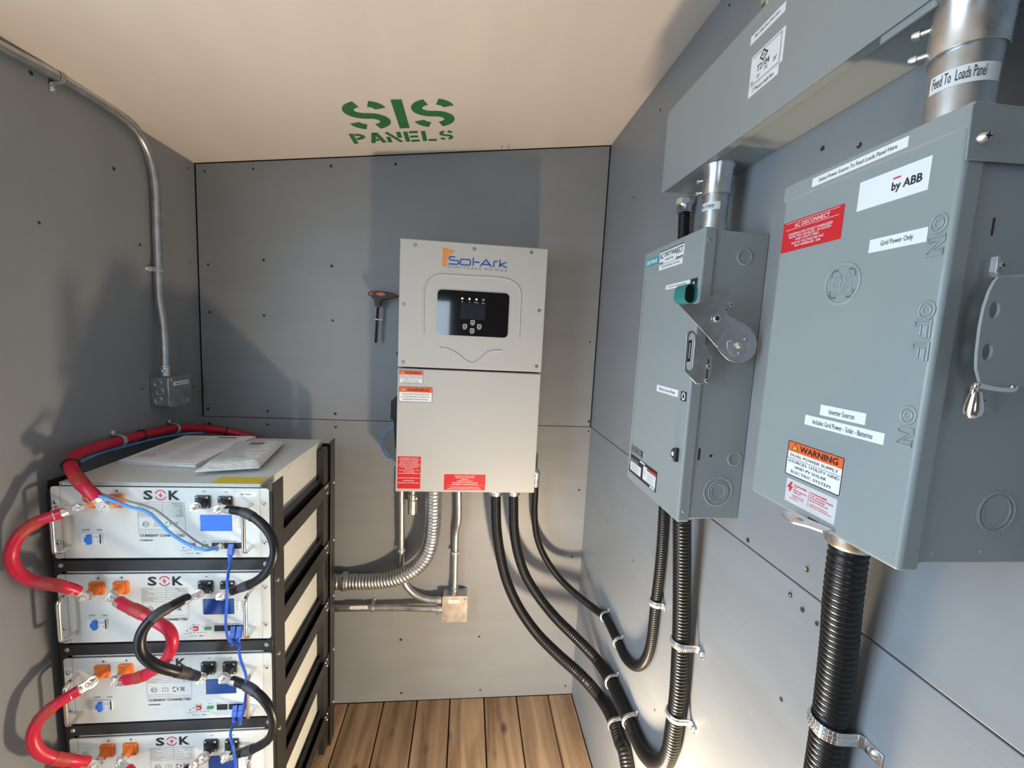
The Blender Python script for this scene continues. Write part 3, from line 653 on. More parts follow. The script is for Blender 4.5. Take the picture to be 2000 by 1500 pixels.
patch('blue patch cable hanging from the second battery to the third', port(1,1), (.10,-.45,-.9), [(-0.5247,1.015,0.7972),(-0.5221,1.005,0.7915),(-0.5155,1,0.7685),(-0.5031,0.995,0.7372),(-0.5002,0.99,0.7049),(-0.5095,1,0.6591),(-0.52,1.01,0.6179),(-0.5303,1.02,0.5959)], port(2,1), (.10,-.45,-.9))
patch('blue patch cable hanging from the third battery to the fourth', port(2,0), (.10,-.45,-.9), [(-0.5474,1.015,0.5791),(-0.5431,1,0.583),(-0.5419,0.995,0.5741),(-0.5312,0.985,0.5562),(-0.5264,0.985,0.5111),(-0.53,0.99,0.4632)], port(3,0), (.10,-.45,-.9))

# ---------------------------------------------------------------- papers on the top battery
ZT = BZ[0]+.1868
pb = MB(); quad = [(-0.9106,1.1973,1.193), (-0.7057,1.1732,1.193), (-0.7007,1.4848,1.193), (-0.9146,1.4709,1.193)]
quad = [(q[0], q[1]) for q in quad]
pp = thing('paper_stack', 'white stack of stapled manual sheets lying on the topmost battery', 'papers', (sum(q[0] for q in quad)/4, sum(q[1] for q in quad)/4, ZT))
for k in range(6):
    j = [(q[0]+random.uniform(-.003,.003), q[1]+random.uniform(-.003,.003)) for q in quad]
    MB().prism(j, ZT+.0002+.0019*k, ZT+.0015+.0019*k).put('sheet', 'paper', pp)
def on_quad(q, u, v):
    a = Vector(q[0]).lerp(Vector(q[1]), u); b = Vector(q[3]).lerp(Vector(q[2]), u); return a.lerp(b, v)
def page_lines(q, z, rows, u0=.08, u1=.92, v0=.1, v1=.9, h=.008, cols=1, seed=1):
    b = MB(); rnd = random.Random(seed)
    for r in range(rows):
        v = v0+(v1-v0)*r/(rows-1)
        for c in range(cols):
            a0 = u0+(u1-u0)*c/cols; a1 = a0+(u1-u0)/cols*rnd.uniform(.5,.93); x = a0
            while x < a1:
                w = rnd.uniform(.012,.05); P = [on_quad(q, x, v), on_quad(q, min(x+w,a1), v), on_quad(q, min(x+w,a1), v+h), on_quad(q, x, v+h)]
                b.add([(p.x, p.y, z) for p in P], [(0,1,2,3)]); x += w+.008
    return b
page_lines(quad, ZT+.0114, 34, cols=2, h=.007).put('printed_text', 'print', pp)
P = [on_quad(quad, .52, .90), on_quad(quad, .78, .90), on_quad(quad, .78, .93), on_quad(quad, .52, .93)]
MB().add([(p.x, p.y, ZT+.0116) for p in P], [(0,1,2,3)]).put('heading_bar', 'black', pp)
P = [on_quad(quad, .12, .16), on_quad(quad, .28, .17), on_quad(quad, .24, .24), on_quad(quad, .14, .22)]
MB().stroke([(p.x, p.y) for p in P],   .0012, ZT+.0117, closed=True).put('red_pen_mark', 'redink', pp)
q2 = [(-0.6677,1.1052,1.197), (-0.5334,1.1434,1.2), (-0.577,1.408,1.2), (-0.7344,1.3109,1.2)]
q2 = [(q[0], q[1]) for q in q2]
q2[3] = (q2[2][0]-(q2[1][0]-q2[0][0])*1.0, q2[2][1]-.02)
po_ = thing('document_pouch', 'crinkled clear document pouch with folded papers on the right of the stack', 'pouch', (sum(q[0] for q in q2)/4, sum(q[1] for q in q2)/4, ZT+.008))
def sheet_grid(q, z, th, wav, nu=24, nv=18, seed=2):
    rnd = random.Random(seed); ph = [rnd.uniform(0, 6) for _ in range(6)]; b = MB(); V = []; F = []
    def hz(u, v):
        e = min(u, 1-u, v, 1-v); pad = min(1, e*9)
        return z + pad*th + wav*(math.sin(u*17+ph[0]+3*v)*math.sin(v*11+ph[1])*.5+math.sin(u*37+v*23+ph[2])*.3+math.sin(v*41-u*13+ph[3])*.25+.8)
    for s_ in (0, 1):
        for j in range(nv+1):
            for i in range(nu+1):
                p = on_quad(q, i/nu, j/nv); V.append((p.x, p.y, hz(i/nu, j/nv) if s_ else z))
    m = (nu+1)*(nv+1)
    for j in range(nv):
        for i in range(nu):
            a = j*(nu+1)+i; F.append((a+m, a+1+m, a+nu+2+m, a+nu+1+m)); F.append((a, a+nu+1, a+nu+2, a+1))
    ed = [i for i in range(nu)]; 
    for i in range(nu): a = i; F.append((a, a+1, a+1+m, a+m)); a = nv*(nu+1)+i; F.append((a+1, a, a+m, a+1+m))
    for j in range(nv): a = j*(nu+1); F.append((a+nu+1, a, a+m, a+nu+1+m)); a += nu; F.append((a, a+nu+1, a+nu+1+m, a+m))
    return b.add(V, F)
sheet_grid(q2, ZT+.0116, .012, .0022).put('pouch_film', 'pouch', po_, smooth=60)
page_lines(q2, ZT+.0276, 16, .10, .86, .22, .86, .012, 1, 5).put('printed_text', 'print', po_)
b = MB()
for k in range(22):
    u = .42+.013*k; P = [on_quad(q2, u, .70), on_quad(q2, u+.006, .70), on_quad(q2, u+.006, .80), on_quad(q2, u, .80)]; b.add([(p.x, p.y, ZT+.0280) for p in P], [(0,1,2,3)])
b.put('barcode_lines', 'black', po_)

# ---------------------------------------------------------------- conduit helpers
def strap(label, p, t, n, s, r, dw, name='pipe_strap', group='pipe straps on the walls', w=.016, ear=.028, scr='zinc', m='galv'):
    """one-hole strap round a pipe at p (direction t); n points from the wall into the room, s to the screw side, dw = pipe centre to wall"""
    p = Vector(p); n = Vector(n).normalized(); t = Vector(t); t = (t - n*t.dot(n)).normalized(); s = Vector(s); s = (s - t*s.dot(t) - n*s.dot(n)).normalized()
    F = Matrix((s, n, s.cross(n))).transposed().to_4x4(); F.translation = p
    root = thing(name, label, 'pipe strap', p, group)
    R = r+.0016; pts = [(R+ear, -dw+.0012), (R+.007, -dw+.0012), (R+.0015, -dw+.007)] + [(R*math.cos(math.radians(a)), R*math.sin(math.radians(a))) for a in range(0, 181, 12)] + [(-R, -dw*.4)]
    b = MB(F); b.stroke(pts, .0024, -w/2, w/2); b.stroke([(q[0]*1.0, q[1]) for q in pts[2:-1]], .0055, -w*.16, w*.16)
    b.put('strap_band', m, root, bevel=.0006)
    o = p + s*(R+ear*.62) - n*(dw-.0024); F2 = frame(o, t, n.cross(t) if False else s.cross(n) * 0 + (n.cross(t)))
    b = MB(F2); b.lathe((0,0,0),(0,0,1),[(0,.0065),(.0015,.0062),(.004,.003)],14); b.put('screw', scr, root)
    return root
def setscrew(b, p, d, L=.012):
    d = Vector(d).normalized(); p = Vector(p)
    b.lathe(p, d, [(0,.0028),(L*.55,.0028),(L*.55+.0001,.0045),(L*.8,.0046),(L,.0034)], 12)
def emt(name, label, pts, r, parts=(), smooth=True, per=10, group=None, m='galv'):
    P = catmull(pts, per) if smooth else [Vector(p) for p in pts]
    root = thing(name, label, 'conduit', min(P, key=lambda q: q.z), group)
    MB().tube(resample(P, .012) if smooth else P, r, 24).put('pipe', m, root)
    return root, P
def connector(root, p, d, r, L, screws=(), name='connector', m='zinc', collar=True):
    """short fitting starting at p along d"""
    prof = [(0, r*1.28), (.005, r*1.28), (.0055, r*1.16), (L-.001, r*1.16), (L, r*1.08)] if collar else [(0, r*1.12),(L, r*1.12)]
    c = MB().lathe(p, d, prof, 28).put(name, m, root, bevel=.0004)
    for dist, sd in screws:
        b = MB(); setscrew(b, Vector(p)+Vector(d).normalized()*dist+Vector(sd).normalized()*r*1.1, sd); b.put('set_screw', 'zinc', c)
    return c

# ---------------------------------------------------------------- left wall: bent pipe and square box
lp = [(-0.969,0.9857,2.1168),(-0.969,1.0394,2.1157),(-0.969,1.145,2.1261),(-0.969,1.2398,2.1286),(-0.969,1.3088,2.129),(-0.969,1.3648,2.1217),(-0.969,1.4158,2.0975),(-0.969,1.4472,2.0528),(-0.969,1.4643,1.9879),(-0.969,1.4642,1.8821),(-0.969,1.4622,1.7428),(-0.967,1.4578,1.6481),(-0.96,1.4551,1.5928),(-0.95,1.4456,1.5372),(-0.948,1.4432,1.4731),(-0.948,1.4414,1.4052)]
lc, P = emt('steel_conduit', 'bent steel pipe running under the ceiling and down the left wall to a square box', lp, .0118)
connector(lc, P[-1]+Vector((0,0,.030)), (0,0,-1), .0118, .034, [(.016, (.35,-1,0))])
strap('pipe strap on the left wall just below the ceiling', P[22], P[23]-P[21], (1,0,0), (0,0,-1), .0118, .018, ear=.022, w=.014)
pi = min(range(len(P)-1), key=lambda i: (P[i]-Vector((-0.969,1.4596,1.7361))).length)
strap('pipe strap half way down the upright pipe on the left wall', P[pi], P[pi+1]-P[pi-1], (1,0,0), (0,-1,0), .0118, .018, ear=.018, w=.014)
jb = thing('junction_box', 'square steel junction box with round knockouts on the left wall', 'junction box', (-.987, 1.475, 1.30))
JY0, JY1, JZ0, JZ1, JX = 1.425, 1.530, 1.302, 1.400, -.928
MB().box(-.987, JY0+.003, JZ0+.002, JX-.002, JY1-.003, JZ1-.002).put('box_body', 'galv', jb, bevel=.004)
MB(frame((JX, 0, 0), (0,1,0), (0,0,1))).rrect(JY0, JZ0, JY1, JZ1, .008, -.002, 0).put('cover_plate', 'galv', jb, bevel=.0006)
F = FB(JY0+.003)
b = MB(F)
for v in (1.325, 1.352, 1.378): helix_ring(b, -.962 if v != 1.352 else -.957, v, .0002, .0105, .0009)
b.put('knockout', 'zinc', jb, kind='stuff')
Fj = frame((JX, 0, 0), (0,1,0), (0,0,1))
screw(Fj, JY0+.014, JZ1-.012, 0, .0045, 'zinc', jb); screw(Fj, JY1-.014, JZ0+.012, 0, .0045, 'zinc', jb)
s_ = MB(Fj).box(JY0+.020, JZ1-.030, 0, JY1-.012, JZ1-.017, .0004).put('name_sticker', 'white', jb)
MB(Fj).text('Disconnect Feed Panel', (JY0+.030, JZ1-.0265, JY1-.022, JZ1-.0205), .0007).put('sticker_lettering', 'black', s_)
for k, (q, tt) in enumerate((((-0.967,1.2793,1.2306), 'nearer the batteries'), ((-0.965,1.5047,1.215), 'nearer the corner'))):
    q = Vector(q); i = min(range(1, len(mc)-1), key=lambda j: (mc[j]-q).length)
    strap('steel strap holding the red main cable to the left wall, ' + tt, mc[i], mc[i+1]-mc[i-1], (1,0,0), (0,0,1), .0138, .0205, ear=.013, w=.015)

# ---------------------------------------------------------------- inverter
IY = 1.482
F = FB(IY)
inv = thing('inverter', 'large pale grey wall-mounted solar inverter with black display and red warning labels', 'inverter', (.0135, IY+.1, 1.0126))
MB(F).box(-.2365, 1.4585, -.150, .2634, 1.8855, 0).put('upper_cover', 'inv', inv, bevel=.003)
MB(F).box(-.2365, 1.0126, -.150, .2634, 1.4525, -.002).put('lower_cover', 'inv', inv, bevel=.003)
MB(F).box(-.2200, 1.0180, -.2075, .2470, 1.8780, -.148).put('chassis', 'inv', inv, bevel=.002)
def emb(pts, r, name='embossed_rib'):
    q = [(p[0], p[1], 0) for p in pts]; b = MB(F); b.tube(catmull(q, 6), r, 12); b.put(name, 'inv', inv)
arch = [(-0.1521,1.574),(-0.1531,1.6466),(-0.1539,1.7116),(-0.1462,1.7426),(-0.1247,1.7651),(-0.0994,1.7744),(-0.0497,1.7758),(-0.0012,1.7755),(0.0545,1.7765),(0.1089,1.7756),(0.1447,1.7675),(0.1669,1.7498),(0.1756,1.7208),(0.1759,1.6471),(0.1769,1.5762)]
emb(arch, .0034)
emb([(-0.0953,1.5277),(-0.0691,1.5263),(-0.0388,1.5127),(-0.008,1.4909),(0.0172,1.4804),(0.0381,1.4912),(0.0604,1.5136),(0.0884,1.5265),(0.1207,1.528)], .0034)
dr = (-0.1082,1.5742,0.1364,1.7262)
MB(F).rrect(dr[0]-.002, dr[1]-.002, dr[2]+.002, dr[3]+.002, .017, 0, .0014).put('display_surround', 'inv', inv)
dsp = MB(F).rrect(dr[0], dr[1], dr[2], dr[3], .015, 0, .0024).put('display_glass', 'gloss_black', inv)
sr = (-0.0292,1.6318,0.0554,1.6863)
MB(F).box(sr[0], sr[1], .0024, sr[2], sr[3], .0026).put('status_screen', 'lcd_dark', dsp)
for i, q in enumerate([(-0.0245,1.7004),(-0.0001,1.7001),(0.0237,1.6997)]): MB(F).lathe((q[0],q[1],.0024),(0,0,1),[(0,.0036),(.0006,.003)],14).put('status_light', 'ledg', dsp)
k = MB(F); q = (0.0472,1.6994); k.stroke(circ(q[0],q[1],.0032), .001, .0030, closed=True)
for i, (q, t) in enumerate(zip([(-0.0241,1.69),(0.0003,1.6897),(0.0241,1.6894),(0.0477,1.689)], ('DC','AC','Normal','Alarm'))): k.text(t, (q[0]-.0012*len(t), q[1]-.0017, q[0]+.0012*len(t), q[1]+.0017), .0030)
for i, (q, t) in enumerate(zip([(-0.0123,1.6064),(0.0135,1.6209),(0.0369,1.6081),(0.0128,1.5928)], ('Esc','Up','Enter','Down'))):
    k.stroke(rr_loop(q[0]-.0062, q[1]-.0052, q[0]+.0062, q[1]+.0066, .002, 3), .0018, .0030, closed=True)
    k.text(t, (q[0]-.005, q[1]-.0105, q[0]+.005, q[1]-.0075), .0030); k.text('<^>v'[i], (q[0]-.0025, q[1]-.002, q[0]+.0025, q[1]+.003), .0030, .03)
k.put('display_lettering', 'white', dsp)
# logo
k = MB(F); sp = [(-0.0954,1.8654),(-0.0542,1.8573),(-0.0623,1.846),(-0.0741,1.8384),(-0.0804,1.8246),(-0.0766,1.8113),(-0.0849,1.8047),(-0.0951,1.8034)]
k.add([(p[0],p[1],.0005) for p in sp], [(0,4,3,2,1),(0,7,6,5,4)])
k.put('sun_emblem', 'suncol', inv)
k = MB(F); c0 = (-0.0616,1.8225)
for a in range(96, 262, 15):
    r0, r1 = .019, .036; a_ = math.radians(a); k.stroke([(c0[0]+r0*math.cos(a_)*.95, c0[1]+r0*math.sin(a_)), (c0[0]+r1*math.cos(a_)*.95, c0[1]+r1*math.sin(a_))], .0014, .0009)
k.put('sun_rays', 'inv', inv)
lr = (-0.0741,1.8109,0.1231,1.8384)
def logo_solark():
    b = MB(F); x0, y0, x1, y1 = lr; W = x1-x0; H = y1-y0; w = .0046; n = .0006
    def S(pts): b.stroke([(x0+p[0]*W, y0+p[1]*H) for p in pts], w, n)
    S([(.105,.93),(.035,.93),(.008,.86),(.008,.62),(.03,.54),(.14,.52),(.165,.45),(.165,.16),(.14,.06),(.0,.06)])
    b.stroke([(x0+p[0]*W, y0+p[1]*H) for p in [(.215,.72),(.345,.72),(.365,.62),(.365,.16),(.345,.06),(.215,.06),(.195,.16),(.195,.62)]], w, n, closed=True)
    S([(.415,1.0),(.415,.02)]); S([(.435,.48),(.525,.48)])
    S([(.535,.02),(.635,.86),(.735,.02)]); S([(.575,.28),(.70,.28)])
    S([(.770,.02),(.770,.60),(.785,.72),(.835,.74)])
    S([(.875,1.0),(.875,.02)]); S([(.99,.72),(.885,.38),(1.0,.04)])
    b.put('brand_lettering', 'blue', inv)
logo_solark()
r_ = (-0.0728,1.7956,0.1256,1.8006)
MB(F).text('L I M I T L E S S   P O W E R', (r_[0], lr[1]-.0115, r_[2], lr[1]-.0050), .0006).put('tagline_lettering', 'greyink', inv)
for q in [(-0.1865,1.8673),(0.0099,1.8678),(0.205,1.8694),(-0.2201,1.6702),(0.2429,1.6744),(-0.2186,1.4747),(0.245,1.4793)]:
    o = MB(F).lathe((q[0],q[1],0),(0,0,1),[(0,.0058),(.0008,.0056),(.001,.0048)],18).put('screw_cup', 'greyink', inv)
    MB(F).lathe((q[0],q[1],.0008),(0,0,1),[(0,.0038),(.0008,.0035)],14).put('screw', 'galv', o); MB(F).disc(q[0],q[1],.0018,.0014,6).put('hex_recess', 'black', o)

def warning_sign(F, r, n, lines, parent, name='warning_label', head=.34, rule=None, border=True):
    u0, v0, u1, v1 = r; W = u1-u0; H = v1-v0; m = min(W, H)*.03
    s_ = MB(F).rrect(u0, v0, u1, v1, m*1.5, n, n+.0005).put(name, 'white', parent)
    MB(F).rect((u0+m, v1-H*head, u1-m, v1-m), n+.0008).put('orange_header', 'orange', s_)
    k = MB(F); k.text('WARNING', (u0+W*.24, v1-H*head*.83, u1-W*.09, v1-H*head*.24), n+.0011, .022)
    if border: k.stroke(rr_loop(u0+m*.5, v0+m*.5, u1-m*.5, v1-m*.5, m, 3), m*.8, n+.0010, closed=True)
    tx, ty, th = u0+W*.145, v1-H*head*.80, H*head*.60
    k.stroke([(tx-th*.55, ty),(tx+th*.55, ty),(tx,ty+th)], m*.5, n+.0012, closed=True); k.rect((tx-m*.25, ty+th*.3, tx+m*.25, ty+th*.7), n+.0012); k.rect((tx-m*.25, ty+th*.12, tx+m*.25, ty+th*.2), n+.0012)
    if rule: k.rect((u0+m, v0+H*rule, u1-m, v0+H*rule+m*.35), n+.0010)
    for t, a, b_, c, d in lines: k.text(t, (u0+W*a, v0+H*b_, u0+W*c, v0+H*d), n+.0010)
    k.put('label_lettering', 'black', s_)
    MB(F).add([(tx-th*.55, ty, n+.0010),(tx+th*.55, ty, n+.0010),(tx, ty+th, n+.0010)], [(0,1,2)]).put('warning_triangle', 'yellow', s_)
    return s_
DUAL = [('DUAL POWER SUPPLY', .06, .535, .94, .625), ('SOURCES: UTILITY GRID', .05, .37, .95, .46), ('AND PV SOLAR', .2, .215, .8, .305), ('ELECTRIC SYSTEM', .15, .06, .85, .15)]
warning_sign(F, (-0.2308,1.4012,-0.1499,1.4469), -.002, DUAL, inv, rule=.49)
warning_sign(F, (-0.2307,1.3366,-0.1161,1.3902), -.002, [('TURN OFF PHOTOVOLTAIC', .09, .47, .91, .56), ('AC DISCONNECT PRIOR TO', .07, .30, .92, .39), ('WORKING INSIDE PANEL', .11, .13, .88, .22)], inv, head=.36)
def red_label(F, r, n, lines, parent, rules=(), bold=.012):
    u0, v0, u1, v1 = r; W = u1-u0; H = v1-v0
    s_ = MB(F).box(u0, v0, n, u1, v1, n+.0004).put('red_label', 'redlab', parent)
    k = MB(F)
    for t, a, y, c, h in lines: k.text(t, (u0+W*a, v0+H*(y-h/2), u0+W*c, v0+H*(y+h/2)), n+.0008, bold)
    for y in rules: k.rect((u0+W*.06, v0+H*y, u1-W*.06, v0+H*y+.0004), n+.0008)
    k.put('label_lettering', 'white', s_); return s_
T1 = ['WARNING PV POINT OF','INTERCONNECTION WARNING','ELECTRIC SHOCK HAZARD','DO NOT TOUCH TERMINALS','TERMINALS ON BOTH LINE AND','LOAD SIDE MAY BE ENERGIZED IN','THE OPEN POSITION FOR','SERVICE OF','INVERTER OR EQUIPMENT AND','PV SYSTEM','AC POWER SOURCE CONNECTED TO']
W1 = [.76,.90,.78,.78,.90,.96,.74,.36,.88,.44,.96]
L1 = [(t, .5-w/2, .955-.0478*i, .5+w/2, .026) for i, (t, w) in enumerate(zip(T1, W1))] + [('OPERATING CURRENT 62.5 A', .02, .338, .98, .03), ('MAXIMUM AC', .25, .256, .73, .03), ('OPERATING VOLTAGE 240V', .02, .185, .95, .03)]
red_label(F, (-0.2303,1.0242,-0.1496,1.1417), -.002, L1, inv)
T2 = [('WARNING ELECTRIC SHOCK',.50),('HAZARD DO NOT TOUCH',.45),('TERMINALS',.20),('TERMINALS ON BOTH',.38),('THE LINE AND LOAD SIDES MAY BE',.62),('ENERGIZED IN THE OPEN POSITION',.62)]
red_label(F, (-0.0664,1.0211,0.0814,1.0792), -.002, [(t, .5-w/2, .90-.105*i, .5+w/2, .058) for i, (t, w) in enumerate(T2)] + [('DC VOLTAGE IS ALWAYS PRESENT WHEN', .14, .19, .85, .058), ('SOLAR MODULES ARE EXPOSED TO SUNLIGHT', .09, .09, .90, .058)], inv, rules=(.315,))
# things on the inverter's left side
kp = (-0.2632,1.56,1.4989)
MB().box(-.238, 1.55, kp[2]-.006, -.252, 1.562, kp[2]+.008).put('side_knob', 'blplastic', inv, bevel=.002)
dg = thing('wireless_dongle', 'black wireless dongle plugged into the left side of the inverter', 'dongle', (-.25, 1.57, 1.2))
MB(FB(1.545)).prism([(-0.2382,1.3533),(-0.2471,1.3474),(-0.2674,1.3261),(-0.2681,1.2623),(-0.2599,1.2588),(-0.2364,1.2595)], -.05, 0).put('dongle_body', 'blplastic', dg, bevel=.003)
MB(FB(1.552)).prism([(-0.2584,1.2574),(-0.2374,1.258),(-0.2354,1.1529),(-0.251,1.1525)], -.024, 0).put('dongle_stem', 'blplastic', dg, bevel=.002)
thin_cable('data_cable', 'light blue data cable looping out from the left side of the inverter', 'cable', [(-0.2406,1.6,1.2246),(-0.2668,1.6,1.2199),(-0.2872,1.6,1.2057),(-0.3038,1.6,1.1817),(-0.3099,1.6,1.1559),(-0.303,1.6,1.1284),(-0.2856,1.6,1.1049),(-0.2666,1.6,1.1013),(-0.2479,1.6,1.1136),(-0.2311,1.6,1.1299)], .0030, 'bluec')
# hex key on the wall
hx = thing('hex_key', 'black and orange T-handle hex key clipped to the wall left of the inverter', 'hex key', (-0.3453,1.66,1.5314))
Fh = FB(1.653)
hs = [(-0.374,1.7125),(-0.3704,1.7184),(-0.3593,1.7216),(-0.3371,1.7234),(-0.3091,1.722),(-0.2847,1.7178),(-0.279,1.7153),(-0.2788,1.7002),(-0.2919,1.6976),(-0.318,1.6932),(-0.3254,1.689),(-0.329,1.6813),(-0.3297,1.667),(-0.3484,1.6669),(-0.3505,1.6857),(-0.359,1.6984),(-0.3721,1.7051)]
MB(Fh).prism(hs, -.012, .012).put('handle', 'rubber', hx, bevel=.005, seg=3)
q = (-0.3276,1.7115); k = MB(Fh); k.lathe((q[0],q[1],.011),(0,0,1),[(0,.016),(.0022,.0155)],20)
k.V = [v if True else v for v in k.V]; k.V = [Vector((q[0]+(v.x-q[0])*1.05, v.y, q[1]+(v.z-q[1])*.40)) for v in k.V]; k.put('grip_inset', 'orgrip', hx)
q = (-0.3629,1.7113); MB(Fh).prism([circ(q[0],q[1],.0055), circ(q[0],q[1],.0030)], .010, .0128).put('eyelet', 'orgrip', hx)
a_, b_ = (-0.2809,1.7143), (-0.2806,1.7001)
MB().cyl((a_[0]-.001, 1.653, (a_[1]+b_[1])/2), (a_[0]+.004, 1.653, (a_[1]+b_[1])/2), .0105, 18).put('collar', 'orgrip', hx)
MB().cyl((a_[0]+.004, 1.653, (a_[1]+b_[1])/2), (a_[0]+.030, 1.653, (a_[1]+b_[1])/2), .0045, 6).put('short_key', 'rubber', hx)
p0, p1 = Vector((-0.3395,1.653,1.6693)), Vector((-0.3457,1.653,1.5305))
MB().cyl(p0, p0.lerp(p1, .035), .0085, 18).put('collar', 'orgrip', hx)
MB().cyl(p0, p1, .0052, 6).put('long_key', 'rubber', hx)
pc = p0.lerp(p1, .37)
kc = thing('cable_clip', 'small clear clip holding the hex key to the wall', 'clip', pc)
b = MB(); b.tube(b.ring(pc, p1-p0, .0075, 14), .0022, 8, closed=True); b.put('clip_ring', 'white', kc)
MB().box(pc.x+.004, 1.662, pc.z-.004, pc.x+.016, 1.690, pc.z+.004).put('clip_foot', 'white', kc, bevel=.001)

# ---------------------------------------------------------------- steel conduits under the inverter
e1, P = emt('steel_conduit', 'steel pipe bending under the left of the inverter to the square box', [(-0.2409,1.655,1.0106),(-0.239,1.655,0.916),(-0.237,1.66,0.7747),(-0.2352,1.663,0.6642),(-0.2319,1.663,0.5979),(-0.2186,1.663,0.5532),(-0.1886,1.66,0.5167),(-0.1504,1.655,0.4968),(-0.1104,1.652,0.488),(-0.0728,1.65,0.4875)], .0128)
connector(e1, P[-1]+Vector((-.014,0,0)), (1,0,0), .0128, .02)
q = Vector((-0.2358,1.662,0.6998)); strap('pipe strap on the left pipe below the inverter', q, (0,0,1), (0,-1,0), (-1,0,0), .0128, .028, ear=.018, w=.014)
e2, P = emt('steel_conduit', 'steel pipe with a slight offset dropping to the top of the square box', [(-0.016,1.64,1.0191),(-0.0134,1.64,0.9453),(-0.0099,1.645,0.8427),(-0.0138,1.652,0.8048),(-0.0189,1.66,0.766),(-0.0183,1.663,0.685),(-0.0173,1.66,0.5974),(-0.0163,1.655,0.5171)], .0125)
connector(e2, P[-1]+Vector((0,0,.022)), (0,0,-1), .0125, .03, [(.015,(0,-1,0))])
q = Vector((-0.0194,1.662,0.6877)); strap('pipe strap on the pipe above the square box', q, (0,0,1), (0,-1,0), (-1,0,0), .0125, .028, ear=.016, w=.014)
e3, P = emt('steel_conduit', 'level steel pipe with a printed sticker from the rack to the square box', [(-0.6011,1.66,0.453),(-0.4921,1.66,0.4519),(-0.3492,1.66,0.4523),(-0.2277,1.655,0.4533),(-0.1524,1.645,0.4552),(-0.0712,1.64,0.4547)], .0125)
connector(e3, P[-1]+Vector((-.012,0,0)), (1,0,0), .0125, .02, [(.002,(0,-1,-.3))])
q = Vector((-0.3451,1.66,0.4522)); strap('pipe strap on the level pipe beside the rack', q, (1,0,0), (0,-1,0), (0,0,1), .0125, .030, ear=.004, w=.014)
q0, q1 = Vector((-0.4326,1.647,0.4596)), Vector((-0.3626,1.647,0.4608))
b = MB(frame((q0.x, 1.66, q0.z), (1,0,0), (0,0,1))); LL = q1.x-q0.x
for k in range(-3, 3):
    a0, a1 = math.radians(90+k*13), math.radians(90+(k+1)*13); R = .0129
    b.add([(0,math.cos(a0)*R,math.sin(a0)*R),(0,math.cos(a1)*R,math.sin(a1)*R),(LL,math.cos(a1)*R,math.sin(a1)*R),(LL,math.cos(a0)*R,math.sin(a0)*R)], [(0,1,2,3)])
s_ = b.put('pipe_sticker', 'white', e3)
MB(frame((q0.x, 1.66, q0.z), (1,0,0), (0,0,1))).text('EMT   3/4   MADE IN', (.008,-.002,LL-.008,.003), .0134).put('sticker_lettering', 'greyink', s_)
sb, P = emt('stub_connector', 'short capped steel connector under the lower left of the inverter', [(-0.1919,1.62,0.9719),(-0.1905,1.62,0.9097)], .0125, smooth=False, m='zinc')
sb['category'] = 'fitting'
a_ = Vector((-0.1914,1.62,0.9512)); b_ = Vector((-0.1897,1.62,0.8742))
MB().lathe(a_, (0,0,-1), [(0,.017),(.010,.0175),(.011,.0155),(.022,.0155),(.023,.0195),((a_-b_).length,.0195)], 20).put('connector', 'cast', sb, bevel=.0008)
b = MB(); setscrew(b, a_+Vector((.012,-.012,-.010)), (.5,-1,0)); b.put('set_screw', 'zinc', sb)
# flexible metal conduit
fp = [(-0.1095,1.585,1.0063),(-0.1078,1.585,0.9453),(-0.1078,1.59,0.865),(-0.1124,1.6,0.7892),(-0.1264,1.6,0.7217),(-0.159,1.603,0.6691),(-0.2064,1.608,0.6303),(-0.2613,1.62,0.6022),(-0.336,1.638,0.5824),(-0.4307,1.652,0.5717),(-0.5196,1.652,0.5729),(-0.6171,1.652,0.5785)]
fc = thing('flexible_conduit', 'thick ribbed metal conduit curving from the inverter to the battery rack', 'conduit', Vector((-0.4009,1.652,0.5713)))
b = MB(); P = resample(catmull(fp, 12), .00135)
rad = [.0310*(1 - .10*math.exp(-(((i*.1) % 1.0 - .5)/.13)**2)) for i in range(len(P))]
b.tube(P, rad, 30); b.put('ribbed_armour', 'galv', fc, smooth=50)
MB().lathe(Vector(fp[0])+Vector((0,0,.02)), (0,0,-1), [(0,.036),(.03,.036),(.031,.033),(.04,.033)], 28).put('squeeze_connector', 'zinc', fc, bevel=.0008)
q = Vector((-0.4525,1.652,0.572)); strap('wide strap on the ribbed metal conduit beside the rack', q, (1,0,0), (0,-1,0), (0,0,-1), .0318, .038, ear=.022, w=.022)
# square box
j2 = thing('junction_box', 'square steel junction box on the back wall below the inverter', 'junction box', (-0.0109,1.665,0.3775))
r_ = (-0.0641,0.4031,0.0385,0.5175)
F = FB(1.628)
MB(F).box(r_[0]+.002, r_[1]+.002, -.060, r_[2]-.002, r_[3]+.000, -.002).put('box_body', 'galv', j2, bevel=.003)
MB(F).rrect(r_[0], r_[1], r_[2], r_[3], .006, -.002, 0).put('cover_plate', 'galv', j2, bevel=.0006)
for u, v in ((r_[2]-.010, r_[3]-.012), (r_[0]+.010, r_[1]+.012)): screw(F, u, v, 0, .0042, 'zinc', j2); 
s_ = MB(F).box(r_[0]+.026, r_[3]-.030, 0, r_[0]+.068, r_[3]-.017, .0004).put('name_sticker', 'white', j2)
MB(F).text('Ground Feed', (r_[0]+.034, r_[3]-.0260, r_[0]+.060, r_[3]-.0210), .0007).put('sticker_lettering', 'black', s_)

